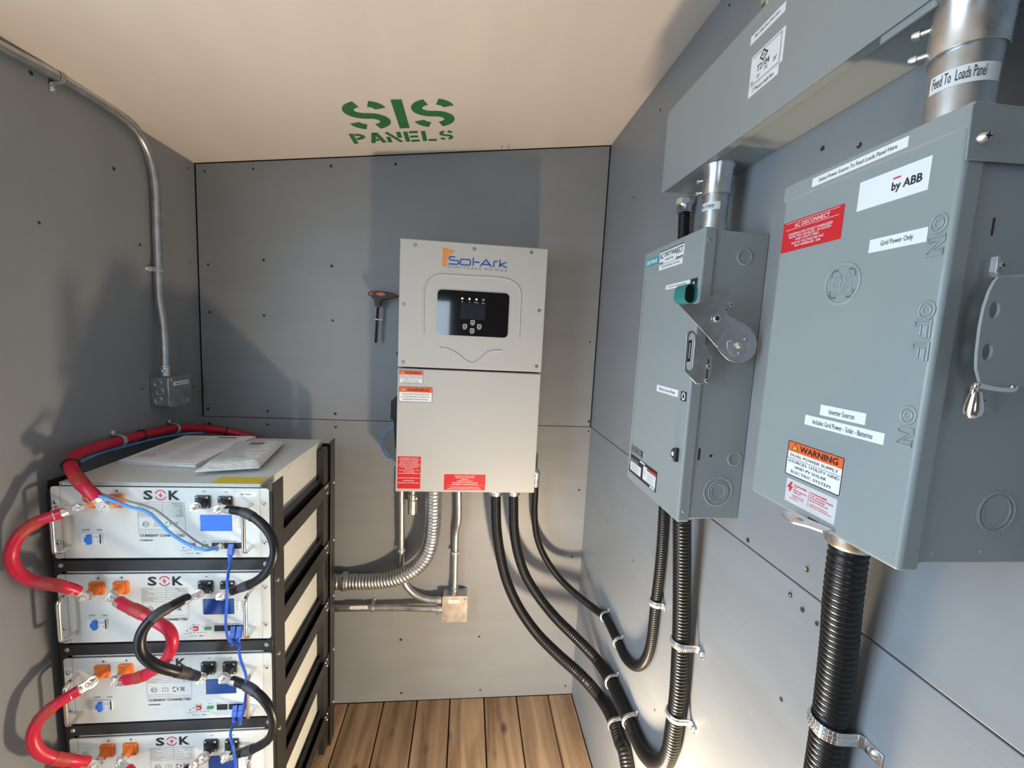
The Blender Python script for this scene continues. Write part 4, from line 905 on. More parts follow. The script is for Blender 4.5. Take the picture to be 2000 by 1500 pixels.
# ---------------------------------------------------------------- black liquid-tight conduits
def liquid(label, pts, r, pitch=.0078, amp=.042, group='black ribbed conduits'):
    P = catmull(pts, 12); root = thing('flexible_conduit', label, 'conduit', min(P, key=lambda q: q.z), group)
    MB().ribbed(P, r, pitch, amp, 20).put('ribbed_jacket', 'jacket', root, smooth=80)
    return root, P
def gland(root, p, d, r, L=.03, name='gland_nut'):
    g_ = MB().lathe(p, d, [(0, r*1.50),(L*.45, r*1.50),(L*.46, r*1.42),(L*.9, r*1.34),(L, r*1.15)], 24).put(name, 'zinc', root, bevel=.0008)
    MB().lathe(Vector(p)+Vector(d).normalized()*L*.06, d, [(0, r*1.68),(L*.42, r*1.68)], 8).put('hex_nut', 'chrome', g_, bevel=.001, smooth=20)
pa = [(0.1279,1.56,0.988),(0.1302,1.56,0.937),(0.1377,1.56,0.838),(0.1586,1.555,0.7234),(0.1879,1.54,0.6283),(0.2329,1.51,0.5454),(0.2947,1.45,0.4844),(0.3621,1.38,0.4514),(0.4178,1.32,0.4342),(0.451,1.285,0.419),(0.495,1.2912,0.3632),(0.499,1.2108,0.3879),(0.5,1.1516,0.3956),(0.5,1.1001,0.3877),(0.5,1.0576,0.3862)] + [(.5,.99,.31),(.5,.95,.18),(.5,.93,.02)]
ga, PA = liquid('leftmost black ribbed conduit, curving from the inverter down past the bottom edge', pa, .0192)
gland(ga, PA[0]+Vector((0,0,.02)), (0,0,-1), .0192, .034)
pb = [(0.1959,1.56,0.9887),(0.1985,1.56,0.9375),(0.2055,1.56,0.8381),(0.2237,1.555,0.7462),(0.2567,1.54,0.6593),(0.3063,1.51,0.5905),(0.3632,1.45,0.5447),(0.4229,1.39,0.512),(0.4603,1.355,0.4903),(0.497,1.3216,0.4631),(0.5,1.2073,0.4916),(0.5,1.1336,0.4987),(0.5,1.0552,0.504),(0.5,0.999,0.5042),(0.499,0.9446,0.5167),(0.498,0.8856,0.5545),(0.498,0.8457,0.6034),(0.498,0.8274,0.6543),(0.498,0.822,0.7149),(0.497,0.8171,0.7988),(0.495,0.82,0.8825),(0.49,0.82,0.9685),(0.478,0.8183,1.0915),(0.466,0.8152,1.195),(0.464,0.816,1.2196)]
gb, PB = liquid('black ribbed conduit making a deep U on the right wall below the lever switch', pb, .0185)
gland(gb, PB[0]+Vector((0,0,.02)), (0,0,-1), .0185, .034)
gland(gb, (PB[-1].x, PB[-1].y, 1.262), (0,0,-1), .0185, .040)
pc_ = [(0.2915,1.625,0.9969),(0.2924,1.625,0.9435),(0.2937,1.62,0.8703),(0.3051,1.61,0.7883),(0.334,1.595,0.7154),(0.3824,1.565,0.6494),(0.4281,1.52,0.6162),(0.4737,1.465,0.5984),(0.504,1.4019,0.6018),(0.506,1.3109,0.6365),(0.507,1.1929,0.637),(0.507,1.1267,0.637),(0.507,1.0585,0.6694),(0.507,1.007,0.728),(0.507,0.9801,0.8029),(0.507,0.9759,0.9192),(0.507,0.9711,1.0281),(0.507,0.9777,1.1475)] + [(.507,.990,1.25),(.507,.992,1.42),(.507,.993,1.6),(.503,.996,1.78),(.498,.999,1.90)]
gc, PC_ = liquid('thinner black ribbed conduit making the shallower U and rising behind the lever switch', pc_, .0128, .0062)
gland(gc, (PC_[-1].x, PC_[-1].y, 1.924), (0,0,-1), .0125, .030)
hc = MB(); hc.tube(hc.ring((PC_[-1].x, PC_[-1].y, 1.893), (0,0,1), .0165, 20), .0025, 8, closed=True); hc.box(PC_[-1].x-.024,PC_[-1].y-.022,1.886,PC_[-1].x-.016,PC_[-1].y-.010,1.902); hc.put('hose_clamp', 'zinc', gc)
el = thing('side_connector', 'small steel elbow connector on the right side of the inverter', 'fitting', PC_[0])
MB().tube(catmull([(.262,1.62,PC_[0].z+.055),(.290,1.62,PC_[0].z+.050),(PC_[0].x,1.625,PC_[0].z+.03),(PC_[0].x,1.625,PC_[0].z-.01)], 6), .0155, 18).put('elbow', 'zinc', el)
big_pts = [(.470,.4435,1.352),(.470,.4440,1.330),(.476,.448,1.27),(.488,.455,1.20),(.497,.461,1.10),(.499,.463,.98),(.499,.464,.85),(.499,.466,.70),(.499,.47,.40),(.499,.47,.03)]
gd, PD = liquid('thick black ribbed conduit dropping from the big grey transfer switch', big_pts, .0200, .0083, .040)
gland(gd, (.470,.4435,1.399), (0,0,-1), .0200, .050)
WN = (-1,0,0)
def rs(label, px, P, r, s, ear=.028, w=.016, xw=.522):
    q = Vector(px); i = min(range(1, len(P)-1), key=lambda j: (P[j]-q).length)
    strap(label, P[i], P[i+1]-P[i-1], WN, s, r, xw-P[i].x, ear=ear, w=w, m='zinc')
rs('upper strap on the thin black conduit near the back corner', (0.506,1.3219,0.6362), PC_, .0130, (0,0,1), .014, .013)
rs('lower strap on the thin black conduit near the back corner', (0.506,1.1958,0.6418), PC_, .0130, (0,.3,1), .014, .013)
rs('strap on the rising leg of the thin black conduit', (0.506,0.974,0.9205), PC_, .0130, (0,-1,0), .010, .016)
rs('upper strap on the falling leg of the deep U conduit', (0.5,1.1984,0.4959), PB, .0188, (0,0,1), .016, .014)
rs('lower strap on the falling leg of the deep U conduit', (0.5,1.0479,0.5065), PB, .0188, (0,0,1), .016, .014)
rs('strap on the leftmost black conduit near the bottom edge', (0.5,1.1478,0.3994), PA, .0195, (0,0,1), .010, .014)
rs('upper strap on the rising leg of the deep U conduit', (0.495,0.8242,0.9286), PB, .0188, (0,-1,-.1), .024, .016)
rs('lower strap on the rising leg of the deep U conduit', (0.498,0.8195,0.752), PB, .0188, (0,-1,-.1), .024, .016)
rs('strap with a big screw on the thick black conduit at the lower right', (0.499,0.4512,1.0923), PD, .0204, (0,-1,0), .030, .018)

# ---------------------------------------------------------------- lever switch box on the right wall
SX, SY0, SY1, SZ0, SZ1 = .400, .721, .972, 1.258, 1.783
sw = thing('disconnect_switch', 'grey wall-mounted disconnect switch box with a teal-gripped side lever', 'switch box', (.46, .846, SZ0))
MB().box(.419, SY0+.001, SZ0, .522, SY1-.001, SZ1).put('enclosure', 'enamel', sw, bevel=.002)
F = FR(SX)
MB().box(SX, SY0-.0015, SZ0-.006, .424, SY1+.0015, SZ1+.004).put('door', 'enamel', sw, bevel=.004, seg=3)
b = MB(F); rib = [(-SY1+.010, SZ1-.055), (-SY0-.085, SZ1-.055), (-SY0-.060, SZ1-.030)]
MB(F).box(-SY1+.012, SZ0+.03, 0, -SY1+.0145, SZ1-.060, .0012).put('door_rib', 'enamel', sw, bevel=.0005)
def sticker(F, r, parent, t=(), m='white', name='label_sticker', n=0, tm='black', pad=.12, bold=0.0, th=.0004, hfrac=.55):
    s_ = MB(F).box(r[0], r[1], n, r[2], r[3], n+th).put(name, m, parent)
    if t:
        k = MB(F); N = len(t); W = r[2]-r[0]; H = (r[3]-r[1])/N
        for i, s in enumerate(t): k.text(s, (r[0]+W*pad, r[3]-H*(i+.5)-H*hfrac/2, r[2]-W*pad, r[3]-H*(i+.5)+H*hfrac/2), n+th+.0003, bold)
        k.put('sticker_lettering', tm, s_)
    return s_
sticker(F, (-0.9613,1.7524,-0.8981,1.7687), sw, ('SIEMENS',), 'cyan', 'brand_badge', tm='white', pad=.08, bold=.03, hfrac=.5)
r_ = (-0.8952,1.7493,-0.7846,1.7749)
s_ = sticker(F, r_, sw, (), name='disconnect_label'); W = r_[2]-r_[0]; H = r_[3]-r_[1]
k = MB(F); k.stroke(rr_loop(r_[0]+.0012, r_[1]+.0012, r_[2]-.0012, r_[3]-.0012, .003, 3), .0018, .0007, closed=True)
k.text('AC DISCONNECT', (r_[0]+W*.05, r_[1]+H*.34, r_[2]-W*.07, r_[1]+H*.80), .0008, .012); k.put('label_lettering', 'black', s_)
sticker(F, (r_[0]+W*.22, r_[1]-.002, r_[2]-W*.30, r_[1]+.011), sw, ('Inverter Only',), n=.0010, pad=.18, hfrac=.5)
sticker(F, (-0.891,1.7357,-0.7905,1.7464), sw, ('This Box Feeds Grid Power To Inverter Only',), pad=.12, hfrac=.5, n=.0001)
sticker(F, (-0.8512,1.6916,-0.7558,1.7006), sw, ('Grid Power To Inverter On Position',), hfrac=.42)
sticker(F, (-0.8515,1.4821,-0.7602,1.4957), sw, ('Grid Power To Inverter Off Position',), hfrac=.42)
r_ = (-0.7522,1.6717,-0.7291,1.7013); s_ = sticker(F, r_, sw, (), 'black', 'on_mark'); u = (r_[0]+r_[2])/2
MB(F).rrect(u-.0022, r_[1]+.004, u+.0022, r_[3]-.006, .001, .0004, .0007).put('on_bar', 'white', s_)
r_ = (-0.7486,1.4784,-0.7283,1.4959); s_ = sticker(F, r_, sw, (), 'black', 'off_mark')
MB(F).stroke(circ((r_[0]+r_[2])/2, (r_[1]+r_[3])/2, .0050, 20, .0060), .0026, .0007, closed=True).put('off_ring', 'white', s_)
q = (-0.7472,1.376)
lt = MB(F).lathe((q[0],q[1],0),(0,0,1),[(0,.0105),(.004,.0105),(.006,.0085)],20).put('door_latch', 'blplastic', sw)
MB(F).box(q[0]+.004, q[1]-.013, 0, q[0]+.012, q[1]+.013, .007).put('latch_tab', 'blplastic', lt, bevel=.001); MB(F).lathe((q[0],q[1],.006),(0,0,1),[(0,.0042),(.0012,.0036)],14).put('latch_screw', 'white', lt)
r_ = (-0.96,1.3228,-0.893,1.3388)
s_ = sticker(F, r_, sw, ('HEAVY DUTY SAFETY','SWITCH FUSED','240V 60A','TYPE 1 ENCLOSURE'), 'black', 'rating_plate', tm='white', pad=.08, bold=.02, hfrac=.4)
r_ = (-0.9618,1.2725,-0.8142,1.3169); s_ = sticker(F, r_, sw, (), 'black', 'rating_plate'); W = r_[2]-r_[0]; H = r_[3]-r_[1]
k = MB(F); k.rrect(r_[0]+W*.05, r_[1]+H*.14, r_[0]+W*.46, r_[1]+H*.62, .002, .0004, .0006); k.rrect(r_[0]+W*.54, r_[1]+H*.16, r_[2]-W*.03, r_[1]+H*.84, .002, .0004, .0006)
k.rect((r_[0]+W*.40, r_[1]+H*.88, r_[0]+W*.58, r_[1]+H*.96), .0006); k.rect((r_[0]+W*.80, r_[1]+H*.04, r_[2]-W*.04, r_[1]+H*.12), .0006)
k.text('Vacu-Break Safety Switch', (r_[0]+W*.04, r_[1]+H*.76, r_[0]+W*.34, r_[1]+H*.81), .0006); k.text('HF222N', (r_[0]+W*.04, r_[1]+H*.67, r_[0]+W*.34, r_[1]+H*.72), .0006)
k.put('plate_panes', 'white', s_)
MB(F).rect((r_[0]+W*.67, r_[1]+H*.72, r_[2]-W*.03, r_[1]+H*.84), .0008).put('danger_strip', 'redlab', s_)
k = MB(F)
for i in range(6): k.rect((r_[0]+W*.09, r_[1]+H*(.20+.065*i), r_[0]+W*(.40-.03*(i%3)), r_[1]+H*(.215+.065*i)), .0008)
for i in range(8): k.rect((r_[0]+W*.68, r_[1]+H*(.20+.062*i), r_[0]+W*(.94-.02*(i%3)), r_[1]+H*(.212+.062*i)), .0008)
k.stroke([(r_[0]+W*.61,r_[1]+H*.72),(r_[0]+W*.585,r_[1]+H*.52),(r_[0]+W*.63,r_[1]+H*.52),(r_[0]+W*.605,r_[1]+H*.30)], .0012, .0008)
k.put('plate_print', 'greyink', s_)
# side of the box
F = FB(SY0+.001)
for (u, v), rr_ in zip([(0.4784,1.7405),(0.5016,1.3755)], (.0130,.0125)):
    b = MB(F); helix_ring(b, u, v, 0, rr_, .0016); helix_ring(b, u, v, 0, rr_*.74, .0008); b.put('knockout', 'enamel', sw)
(u, v), = [(0.4762,1.3118)]
for rr_ in (.0275, .0190, .0145): b = MB(F); helix_ring(b, u, v, 0, rr_, .0014); b.put('knockout', 'enamel', sw)
(u, v), (u2, v2) = [(0.4312,1.3829),(0.4545,1.3804)]
MB(F).rect((u-.002, v-.011, u+.002, v+.011), .0006).put('slot', 'black', sw); MB(F).rect((u2-.0025, v2-.0025, u2+.0025, v2+.0025), .0006).put('slot', 'black', sw)
Fd = FB(SY0-.0015)
for q in [(0.4083,1.7646),(0.4099,1.2745)]: screw(Fd, q[0], q[1], 0, .0026, 'zinc', sw)
# lever
lv = MB(FB(.694)).prism([[(0.3478,1.651),(0.3732,1.6516),(0.3833,1.6521),(0.3998,1.6608),(0.4172,1.6704),(0.431,1.6789),(0.4383,1.6802),(0.4434,1.6762),(0.4435,1.6677),(0.4373,1.644),(0.4394,1.638),(0.4506,1.63),(0.424,1.5839),(0.4022,1.6039),(0.3707,1.6317)], [(0.4187,1.6653),(0.4238,1.6605),(0.4414,1.6693),(0.4427,1.6745),(0.4379,1.6759),(0.421,1.6689)]], -.003, 0).put('lever', 'galv', sw, bevel=.0005)
q = (0.4199,1.6292); MB(FB(.694)).lathe((q[0],q[1],0),(0,0,1),[(0,.008),(.002,.008),(.0025,.006),(.005,.005)],16).put('lever_bolt', 'zinc', lv)
MB(FB(.694)).lathe((q[0],q[1],.005),(0,0,1),[(0,.0035),(.0004,.003)],12).put('bolt_socket', 'black', lv)
kb = Vector((0.3576,0.668,1.6653)); b = MB(frame((kb.x,.668,kb.z),(1,0,0),(0,0,1)))
ov = rr_loop(-.0112,-.0162,.0112,.0162,.0108,6); ov2 = rr_loop(-.0098,-.0148,.0098,.0148,.0095,6)
b.prism([ov, ov2], -.036, 0); g_ = b.put('lever_grip', 'teal', lv, bevel=.0006)
MB(frame((kb.x,.668,kb.z),(1,0,0),(0,0,1))).prism(ov2, -.035, -.010).put('grip_hollow', 'black', lv)
dk = MB(FB(.706)).prism([(0.4544,1.6323),(0.4673,1.6286),(0.4792,1.6248),(0.4927,1.6174),(0.5038,1.6054),(0.51,1.5904),(0.5086,1.574),(0.4994,1.5618),(0.4856,1.5553),(0.4731,1.5543),(0.458,1.5591),(0.4454,1.5684),(0.4303,1.5839)], -.003, 0).put('lever_hub', 'galv', sw, bevel=.0005)
MB(FB(.698)).prism([(0.4528,1.6337),(0.4589,1.6305),(0.4325,1.5798),(0.4244,1.5847)], -.008, 0).put('lever_step', 'galv', sw, bevel=.0005)
q = (0.4731,1.5868); MB(FB(.706)).lathe((q[0],q[1],0),(0,0,1),[(0,.0075),(.004,.0070),(.007,.0035)],18).put('hub_pin', 'cast', dk)
b = MB(FB(.706)); helix_ring(b, q[0], q[1], .0, .020, .0012); b.put('hub_ring', 'galv', dk)
for d in (40, 160, 280): MB(FB(.706)).lathe((q[0]+.0155*math.cos(math.radians(d)), q[1]+.0155*math.sin(math.radians(d)), 0),(0,0,1),[(0,.0018),(.001,.0014)],10).put('hub_rivet', 'white', dk)
for q in [(0.4574,1.6559),(0.45,1.6462)]: screw(FB(.715), q[0], q[1], 0, .0045, 'zinc', sw)
gd_ = MB(FB(.700)).prism([[(0.3737,1.5981),(0.3758,1.6043),(0.3802,1.6072),(0.3858,1.6062),(0.3921,1.5999),(0.4139,1.5798),(0.4158,1.571),(0.4244,1.5615),(0.4256,1.5157),(0.4001,1.5147),(0.3756,1.5371)], [(0.3786,1.5957),(0.3825,1.6029),(0.3884,1.5997),(0.3898,1.5857),(0.3896,1.543),(0.3864,1.5375),(0.3805,1.54),(0.3787,1.5479),(0.3796,1.5675)]], -.003, 0).put('lock_bracket', 'galv', sw, bevel=.0005)
s_ = [(0.3792,1.5896),(0.3856,1.5908),(0.3857,1.5536),(0.3783,1.5524)]
MB(FB(.702)).prism(s_, -.001, .0).put('bracket_sticker', 'black', gd_)
MB(FB(.7025)).rect((min(s_[3][0],s_[0][0])+.0045, s_[3][1]+.006, max(s_[1][0],s_[2][0])-.0045, s_[0][1]-.004), .0018).put('sticker_lines', 'white', gd_)
for q in [(0.4185,1.5465),(0.418,1.5213)]: screw(FB(.700), q[0], q[1], 0, .0042, 'zinc', gd_)
MB().box((0.417,0.7,1.5603)[0], .700, (0.3999,0.7,1.5165)[2], (0.417,0.7,1.5603)[0]+.002, .722, (0.3954,0.7,1.5594)[2]).put('bracket_foot', 'galv', gd_)

# ---------------------------------------------------------------- wiring trough
TX, TY0, TY1, TZ0, TZ1 = .428, -.06, .976, 1.926, 2.097
tr = thing('wiring_trough', 'long grey metal wiring trough fixed along the top of the right wall', 'wiring trough', (.475, .45, TZ0))
MB().box(TX+.002, TY0, TZ0, .522, TY1-.001, TZ1-.001).put('trough_body', 'enamel', tr, bevel=.0015)
MB().box(TX-.0005, TY0, TZ0-.004, TX+.0015, TY1, TZ1).put('trough_cover', 'enamel', tr, bevel=.0006)
MB().box(TX, TY0, TZ0-.004, TX+.016, TY1-.02, TZ0-.002).put('cover_lip', 'enamel', tr, bevel=.0004)
MB().box(TX+.002, .40, TZ0-.012, TX+.005, .455, TZ0-.002).put('cover_catch', 'enamel', tr, bevel=.0006)
F = FR(TX)
sticker(F, (-0.6884,2.0573,-0.613,2.07), tr, ('Main Utility Entry Point Here',), hfrac=.45, pad=.14, n=.0005)
r_ = (-0.68,1.9884,-0.6075,2.0349); s_ = sticker(F, r_, tr, (), name='trough_label', n=.0005); W = r_[2]-r_[0]; H = r_[3]-r_[1]
k = MB(F); n = .0013; cx = r_[0]+W*.40
k.stroke([(cx-W*.10,r_[1]+H*.72),(cx,r_[1]+H*.58),(cx+W*.12,r_[1]+H*.72),(cx,r_[1]+H*.88)], .0020, n, closed=True); k.text('W', (cx-W*.04,r_[1]+H*.68,cx+W*.06,r_[1]+H*.77), n)
k.text('T2104', (r_[0]+W*.22, r_[1]+H*.34, r_[0]+W*.60, r_[1]+H*.54), n, .01)
k.text('125A', (r_[0]+W*.05, r_[1]+H*.07, r_[0]+W*.14, r_[1]+H*.17), n); k.text('BODY', (r_[0]+W*.24, r_[1]+H*.14, r_[0]+W*.34, r_[1]+H*.24), n); k.text('UNI', (r_[0]+W*.47, r_[1]+H*.20, r_[0]+W*.55, r_[1]+H*.31), n); k.text('24"', (r_[0]+W*.72, r_[1]+H*.22, r_[0]+W*.83, r_[1]+H*.36), n)
k.stroke([(r_[0]+W*.04,r_[1]+H*.92),(r_[0]+W*.91,r_[1]+H*.92),(r_[0]+W*.91,r_[1]+H*.04),(r_[0]+W*.04,r_[1]+H*.04)], .0007, n)
k.put('label_lettering', 'black', s_)
sticker(F, (-0.6804,1.9746,-0.6142,1.9878), tr, ('CT Monitors Inside Here',), hfrac=.45, pad=.14, n=.0003)
q = Vector((0.428,0.6611,2.1018)); wg = MB().cyl((.432,q.y,TZ1+.001),(.432,q.y,TZ1+.014),.004,12); wg.put('cover_screw', 'cast', tr)
MB().box(.429, q.y-.016, TZ1+.008, .434, q.y+.016, TZ1+.020).put('wing_nut', 'cast', tr, bevel=.003)

# rigid nipples
def nipple(label, x, y, z0, z1, r, stk, lw, ang0, txt):
    root = thing('steel_nipple', label, 'conduit', (x, y, z0), 'short steel pipes under the trough')
    MB().lathe((x,y,z0), (0,0,1), [(0,r),(z1-z0,r)], 36).put('pipe', 'galv', root)
    L = (z1-z0)
    up = MB().lathe((x,y,z1), (0,0,-1), [(0,r*1.32),(.006,r*1.30),(.012,r*1.16),(L*.40,r*1.12),(L*.402,r*1.06)], 36).put('upper_connector', 'zinc', root, bevel=.0005)
    lo = MB().lathe((x,y,z0), (0,0,1), [(0,r*1.10),(L*.20,r*1.09),(L*.202,r)], 36).put('lower_connector', 'galv', root, bevel=.0005)
    for p_, zz in ((up, z1-L*.16), (up, z1-L*.32), (lo, z0+.012)):
        b = MB(); setscrew(b, (x-r*.72, y+r*.78, zz), (-.45,.75,0), .015); b.put('set_screw', 'zinc', p_)
    zc = z0+L*stk; b = MB(); R = r*1.012; N = 16; vs = []
    for i in range(N+1):
        a = math.radians(ang0[0]+(ang0[1]-ang0[0])*i/N); vs += [(x+R*math.cos(a), y+R*math.sin(a), zc-lw/2),(x+R*math.cos(a), y+R*math.sin(a), zc+lw/2)]
    b.add(vs, [(2*i, 2*i+2, 2*i+3, 2*i+1) for i in range(N)]); s_ = b.put('wrap_sticker', 'white', root)
    b = MB(); b.text(txt, (0,0,1,1), 0)
    V = []; a0 = ang0[0]+(ang0[1]-ang0[0])*.06; a1 = ang0[0]+(ang0[1]-ang0[0])*.74
    for v in b.V:
        a = math.radians(a0+(a1-a0)*v.x); V.append(Vector((x+r*1.03*math.cos(a), y+r*1.03*math.sin(a), zc+(v.y-.42)*lw*.62)))
    b.V = V; b.put('sticker_lettering', 'black', s_)
nipple('short steel pipe between the trough and the lever switch box', .465, .810, 1.783, 1.926, .0232, .44, .014, (168, 262), 'Feed To Inverter')
nipple('short steel pipe between the trough and the big grey transfer switch', .462, .392, 1.780, 1.926, .0255, .42, .016, (163, 287), 'Feed To  Loads Panel')

# ---------------------------------------------------------------- big transfer switch
GX, GY0, GY1, GZ0, GZ1 = .385, .317, .512, 1.396, 1.782
gs = thing('transfer_switch', 'big grey transfer switch box at the right edge with embossed letters and white labels', 'switch box', (.45, .415, GZ0))
MB().box(.402, GY0+.0015, GZ0+.002, .522, GY1-.001, GZ1-.003).put('enclosure', 'enamel_dark' if False else 'enamel', gs, bevel=.002)
F = FR(GX)
zc = (0.385,0.5131,1.763)[2]
MB().box(GX, GY0-.0015, GZ0-.004, .406, GY1+.001, zc+.006).put('door', 'enamel', gs, bevel=.004, seg=3)
zc = (0.385,0.5131,1.763)[2]
MB().box(GX-.0012, GY0-.003, zc, .522, GY1+.002, GZ1).put('top_cap', 'enamel', gs, bevel=.0015)
MB(FB(GY0-.003)).prism([(0.3807,1.7782),(0.4566,1.7791),(0.4655,1.7396),(0.3827,1.7373)], 0, .0015).put('cap_side', 'enamel', gs, bevel=.0008)
q = (0.3924,1.7537); screw(FB(GY0-.004), q[0], q[1], 0, .0048, 'zinc', gs, h=.006)
sticker(FR(GX-.0012), (-0.4696,1.7676,-0.3626,1.777), gs, ('Select Power Source To Feed Loads Panel Here',), pad=.09, hfrac=.45)
r_ = (-0.4075,1.7239,-0.3404,1.7519); s_ = sticker(F, r_, gs, (), name='maker_label')
t_ = (-0.3731,1.7304,-0.3461,1.7404)
MB(F).text('by ABB', t_, .0008, .02).put('maker_lettering', 'black', s_)
ln = [(-0.3727,1.7436),(-0.3656,1.7432)]; MB(F).rect((ln[0][0], ln[0][1]-.0007, ln[1][0], ln[0][1]+.0007), .0008).put('red_dash', 'redink', s_)
red_label(F, (-0.5088,1.7009,-0.4225,1.7367), 0, [('AC DISCONNECT', .22, .83, .80, .13), ('WARNING DISCONNECT ENERGIZED', .12, .56, .86, .075), ('FROM TWO SOURCES - PV SYSTEM', .14, .46, .84, .075), ('AND UTILITY GRID', .26, .36, .66, .075), ('MAX AC VOLTAGE 240 VAC', .20, .25, .74, .075), ('MAX AMPERAGE - 30A', .26, .15, .70, .075)], gs, rules=(.72,.94), bold=.004)
sticker(F, (-0.3879,1.6796,-0.3349,1.692), gs, ('Grid Power Only',), pad=.22, hfrac=.5)
sticker(F, (-0.4191,1.5135,-0.3657,1.5249), gs, ('Inverter Sources',), pad=.22, hfrac=.5)
sticker(F, (-0.4379,1.4992,-0.3451,1.5101), gs, ('Includes Grid Power - Solar - Batteries',), pad=.12, hfrac=.5)
warning_sign(F, (-0.4572,1.4353,-0.3811,1.4762), 0, [('DUAL POWER SUPPLY', .07, .56, .93, .64), ('SOURCES: UTILITY GRID', .04, .385, .96, .465), ('AND PV SOLAR', .18, .245, .76, .325), ('ELECTRIC SYSTEM', .12, .095, .84, .175)], gs, head=.30, rule=.50)
r_ = (-0.4531,1.4037,-0.3835,1.4313); s_ = MB(F).box(r_[0], r_[1], -.0002, r_[2], r_[3], .0002).put('danger_label', mat('label_pale', (.62,.62,.64), .45), gs); W = r_[2]-r_[0]; H = r_[3]-r_[1]
k = MB(F); n = .0005
for t, a, y, c, h in (('DANGER',.17,.80,.45,.07),('OF',.17,.70,.23,.045),('ELECTRICAL',.17,.60,.46,.055),('INJURY',.17,.50,.34,.055),('INSTRUCTIONS',.16,.37,.40,.035),('INSIDE COVER',.16,.30,.40,.035),('INTERDITS',.11,.21,.30,.035),
                      ('DANGER',.52,.80,.84,.07),('DE BLESSURES',.52,.69,.95,.05),("D'ORIGINE",.52,.59,.80,.055),('ELECTRIQUE.',.52,.49,.87,.055),('INSTRUCTIONS AU',.52,.34,.87,.04),('DOS DU COUVERCLE',.52,.26,.94,.04)):
    k.text(t, (r_[0]+W*a, r_[1]+H*(y-h/2), r_[0]+W*c, r_[1]+H*(y+h/2)), n, .04)
k.rect((r_[0]+W*.485, r_[1]+H*.18, r_[0]+W*.492, r_[1]+H*.86), n)
k.stroke([(r_[0]+W*.12,r_[1]+H*.88),(r_[0]+W*.06,r_[1]+H*.66),(r_[0]+W*.12,r_[1]+H*.66),(r_[0]+W*.08,r_[1]+H*.48)], .0028, n)
k.put('label_lettering', 'redink', s_)
# embossing
def emboss(F, t, cu, cv, w, h, parent, name='embossed_letter'):
    b = MB(F); x0, y0 = cu-w/2, cv-h/2
    def T(pts, cl=False, r=.0013): b.tube([(x0+p[0]*w, y0+p[1]*h, 0) for p in pts], r, 8, closed=cl)
    if t == 'O': T([(.5+.5*math.cos(a_), .5+.5*math.sin(a_)) for a_ in [2*PI*i/20 for i in range(20)]], True); T([(.5+.24*math.cos(a_), .5+.28*math.sin(a_)) for a_ in [2*PI*i/14 for i in range(14)]], True)
    if t == 'N': T([(0,0),(0,1),(.22,1),(.72,.35),(.72,1),(1,1),(1,0),(.78,0),(.28,.65),(.28,0)], True)
    if t == 'F': T([(0,0),(0,1),(1,1),(1,.76),(.3,.76),(.3,.60),(.85,.60),(.85,.38),(.3,.38),(.3,0)], True)
    b.put(name, 'enamel', parent)
for (qx, t) in zip([(-0.3272,1.6928),(-0.3268,1.6746),(-0.326,1.6213),(-0.3269,1.6054),(-0.3261,1.5862),(-0.3275,1.5307),(-0.3272,1.5116)], 'ONOFFON'):
    Fe = frame((GX, -qx[0], qx[1]), (0,0,-1), (0,-1,0)); emboss(Fe, t, 0, 0, .0150, .0125, gs)
q = (-0.4132,1.6534)
b = MB(F); b.tube([(q[0]+.0205*math.cos(2*PI*i/40), q[1]+.0205*math.sin(2*PI*i/40), 0) for i in range(40)], .0016, 8, closed=True)
for sx in (-1, 1):
    for a in range(4):
        a_ = PI/4+a*PI/2; b.tube(catmull([(q[0]+.0155*math.cos(a_-.35), q[1]+.0155*math.sin(a_-.35), 0),(q[0]+.0185*math.cos(a_), q[1]+.0185*math.sin(a_), 0),(q[0]+.0155*math.cos(a_+.35), q[1]+.0155*math.sin(a_+.35), 0)], 4), .0009, 6)
def curl(pts): b.tube(catmull([(q[0]+p[0]*.0125, q[1]+p[1]*.0125, 0) for p in pts], 6), .0011, 6)
curl([(-.1,.55),(-.5,.85),(-.95,.5),(-.8,-.1),(-.35,-.15),(-.15,.3),(-.45,.5)]); curl([(-.2,-.1),(-.1,-.6),(-.5,-.95),(-.85,-.65)])
curl([(.75,.45),(.45,.85),(.15,.6),(.35,.1),(.1,-.2),(.2,-.75),(.6,-.85),(.9,-.4),(.7,-.1),(.4,-.3)])
b.put('embossed_monogram', 'enamel', gs)
# hasp under the door
q = Vector((0.372,0.4109,1.3979)); hp = MB(frame(q, (0,-1,0), (-.25,0,.1)))
L1_ = [(.024*math.cos(2*PI*i/20)*.55-.004, .010*math.sin(2*PI*i/20)) for i in range(20)]
hs_ = MB(frame((.372, q.y, q.z), (0,-1,0), (-1,0,-.15)))
hs_.prism([[(-.020,.004),(-.016,.011),(-.006,.014),(.006,.013),(.016,.006),(.030,.001),(.030,-.010),(.004,-.006),(-.010,-.004),(-.018,-.001)], [(-.010,.003),(-.006,.006),(.004,.006),(.008,.003),(.002,.001)]], -.0012, .0012); hs_.put('hasp', 'zinc', gs, bevel=.0004)
(u, v), = [(-0.4066,1.3964)]
MB(F).rect((u-.010, v-.002, u+.004, v+.002), .0006).put('slot', 'black', gs)
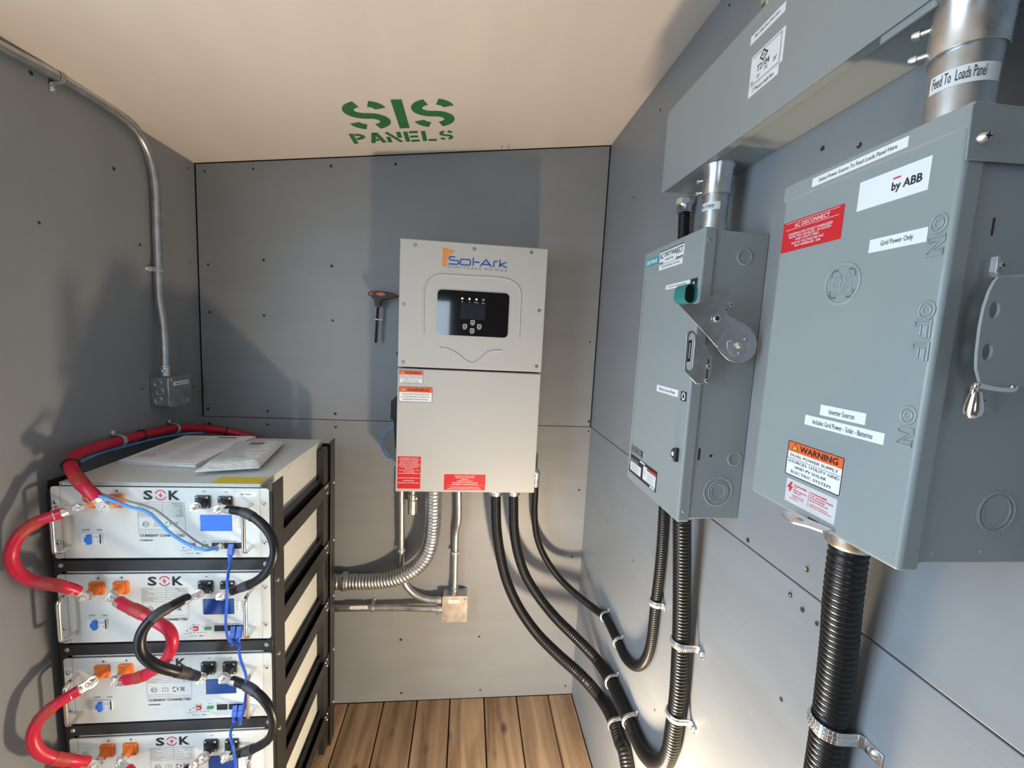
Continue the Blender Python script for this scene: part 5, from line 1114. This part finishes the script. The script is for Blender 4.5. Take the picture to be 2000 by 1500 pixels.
# side
F = FB(GY0+.0015)
(u, v), = [(0.4773,1.4468)]
for rr_, t in ((.0185,.0014),(.0145,.0010)): b = MB(F); helix_ring(b, u, v, 0, rr_, t); b.put('knockout', 'enamel', gs)
for q in [(0.4206,1.4083),(0.4696,1.409)]: 
    b = MB(F); b.lathe((q[0],q[1],0),(0,0,1),[(0,.0022),(.0008,.0014)],10); b.put('dimple', 'enamel', gs)
(u, v), = [(0.4244,1.6908)]; MB(F).prism([(u-.0009,v-.007),(u+.0009,v-.007),(u+.0009,v+.007),(u-.0009,v+.007)], 0, .0004).put('slot', 'black', gs)
# handle guard
plate = [(0.4022,1.646),(0.3994,1.6424),(0.3964,1.6349),(0.394,1.6223),(0.3935,1.6067),(0.3947,1.5869),(0.3966,1.575),(0.4014,1.5651),(0.4056,1.5624),(0.4756,1.5617),(0.4555,1.6494)]
hl1, hl2 = [(0.4033,1.6209),(0.4035,1.5885)]
gp = MB(FB(.292)).prism([plate, circ(hl1[0],hl1[1],.0046,18,.0066), circ(hl2[0],hl2[1],.0046,18,.0066)], -.0022, 0).put('handle_guard', 'enamel', gs, bevel=.0003)
top_ = [(p[0], p[1]) for p in [(0.4105,1.6633),(0.4106,1.6515),(0.4123,1.6481),(0.4152,1.6475),(0.4674,1.654)]]
MB(FB(.300)).stroke(top_, .0022, -.005, .000).put('guard_bracket', 'galv', gs, bevel=.0003)
q = (0.4354,1.6602); screw(FB(.3165), q[0], q[1], 0, .0035, 'zinc', gs)
q = (0.4368,1.5475); MB(FB(.3165)).rrect(q[0]-.010, q[1]-.010, q[0]+.012, q[1]+.010, .001, 0, .0015).put('pivot_plate', 'enamel', gs); screw(FB(.315), q[0], q[1], 0, .0035, 'galv', gs)
hr = [(0.4236,0.286,1.5634),(0.4224,0.286,1.5602),(0.4076,0.284,1.5603),(0.3933,0.282,1.5616),(0.3859,0.282,1.5629),(0.3866,0.284,1.5595),(0.3873,0.284,1.5516),(0.3884,0.284,1.5436)]
hd = MB().tube(catmull(hr, 6), .0024, 12).put('operating_rod', 'steel', gs)
e_ = Vector(hr[-1]); MB().lathe(e_+Vector((0,0,.014)), (0,0,-1), [(0,.0034),(.008,.0052),(.014,.0060),(.018,.0052),(.0205,.0025)], 18).put('rod_end', 'steel', gs)
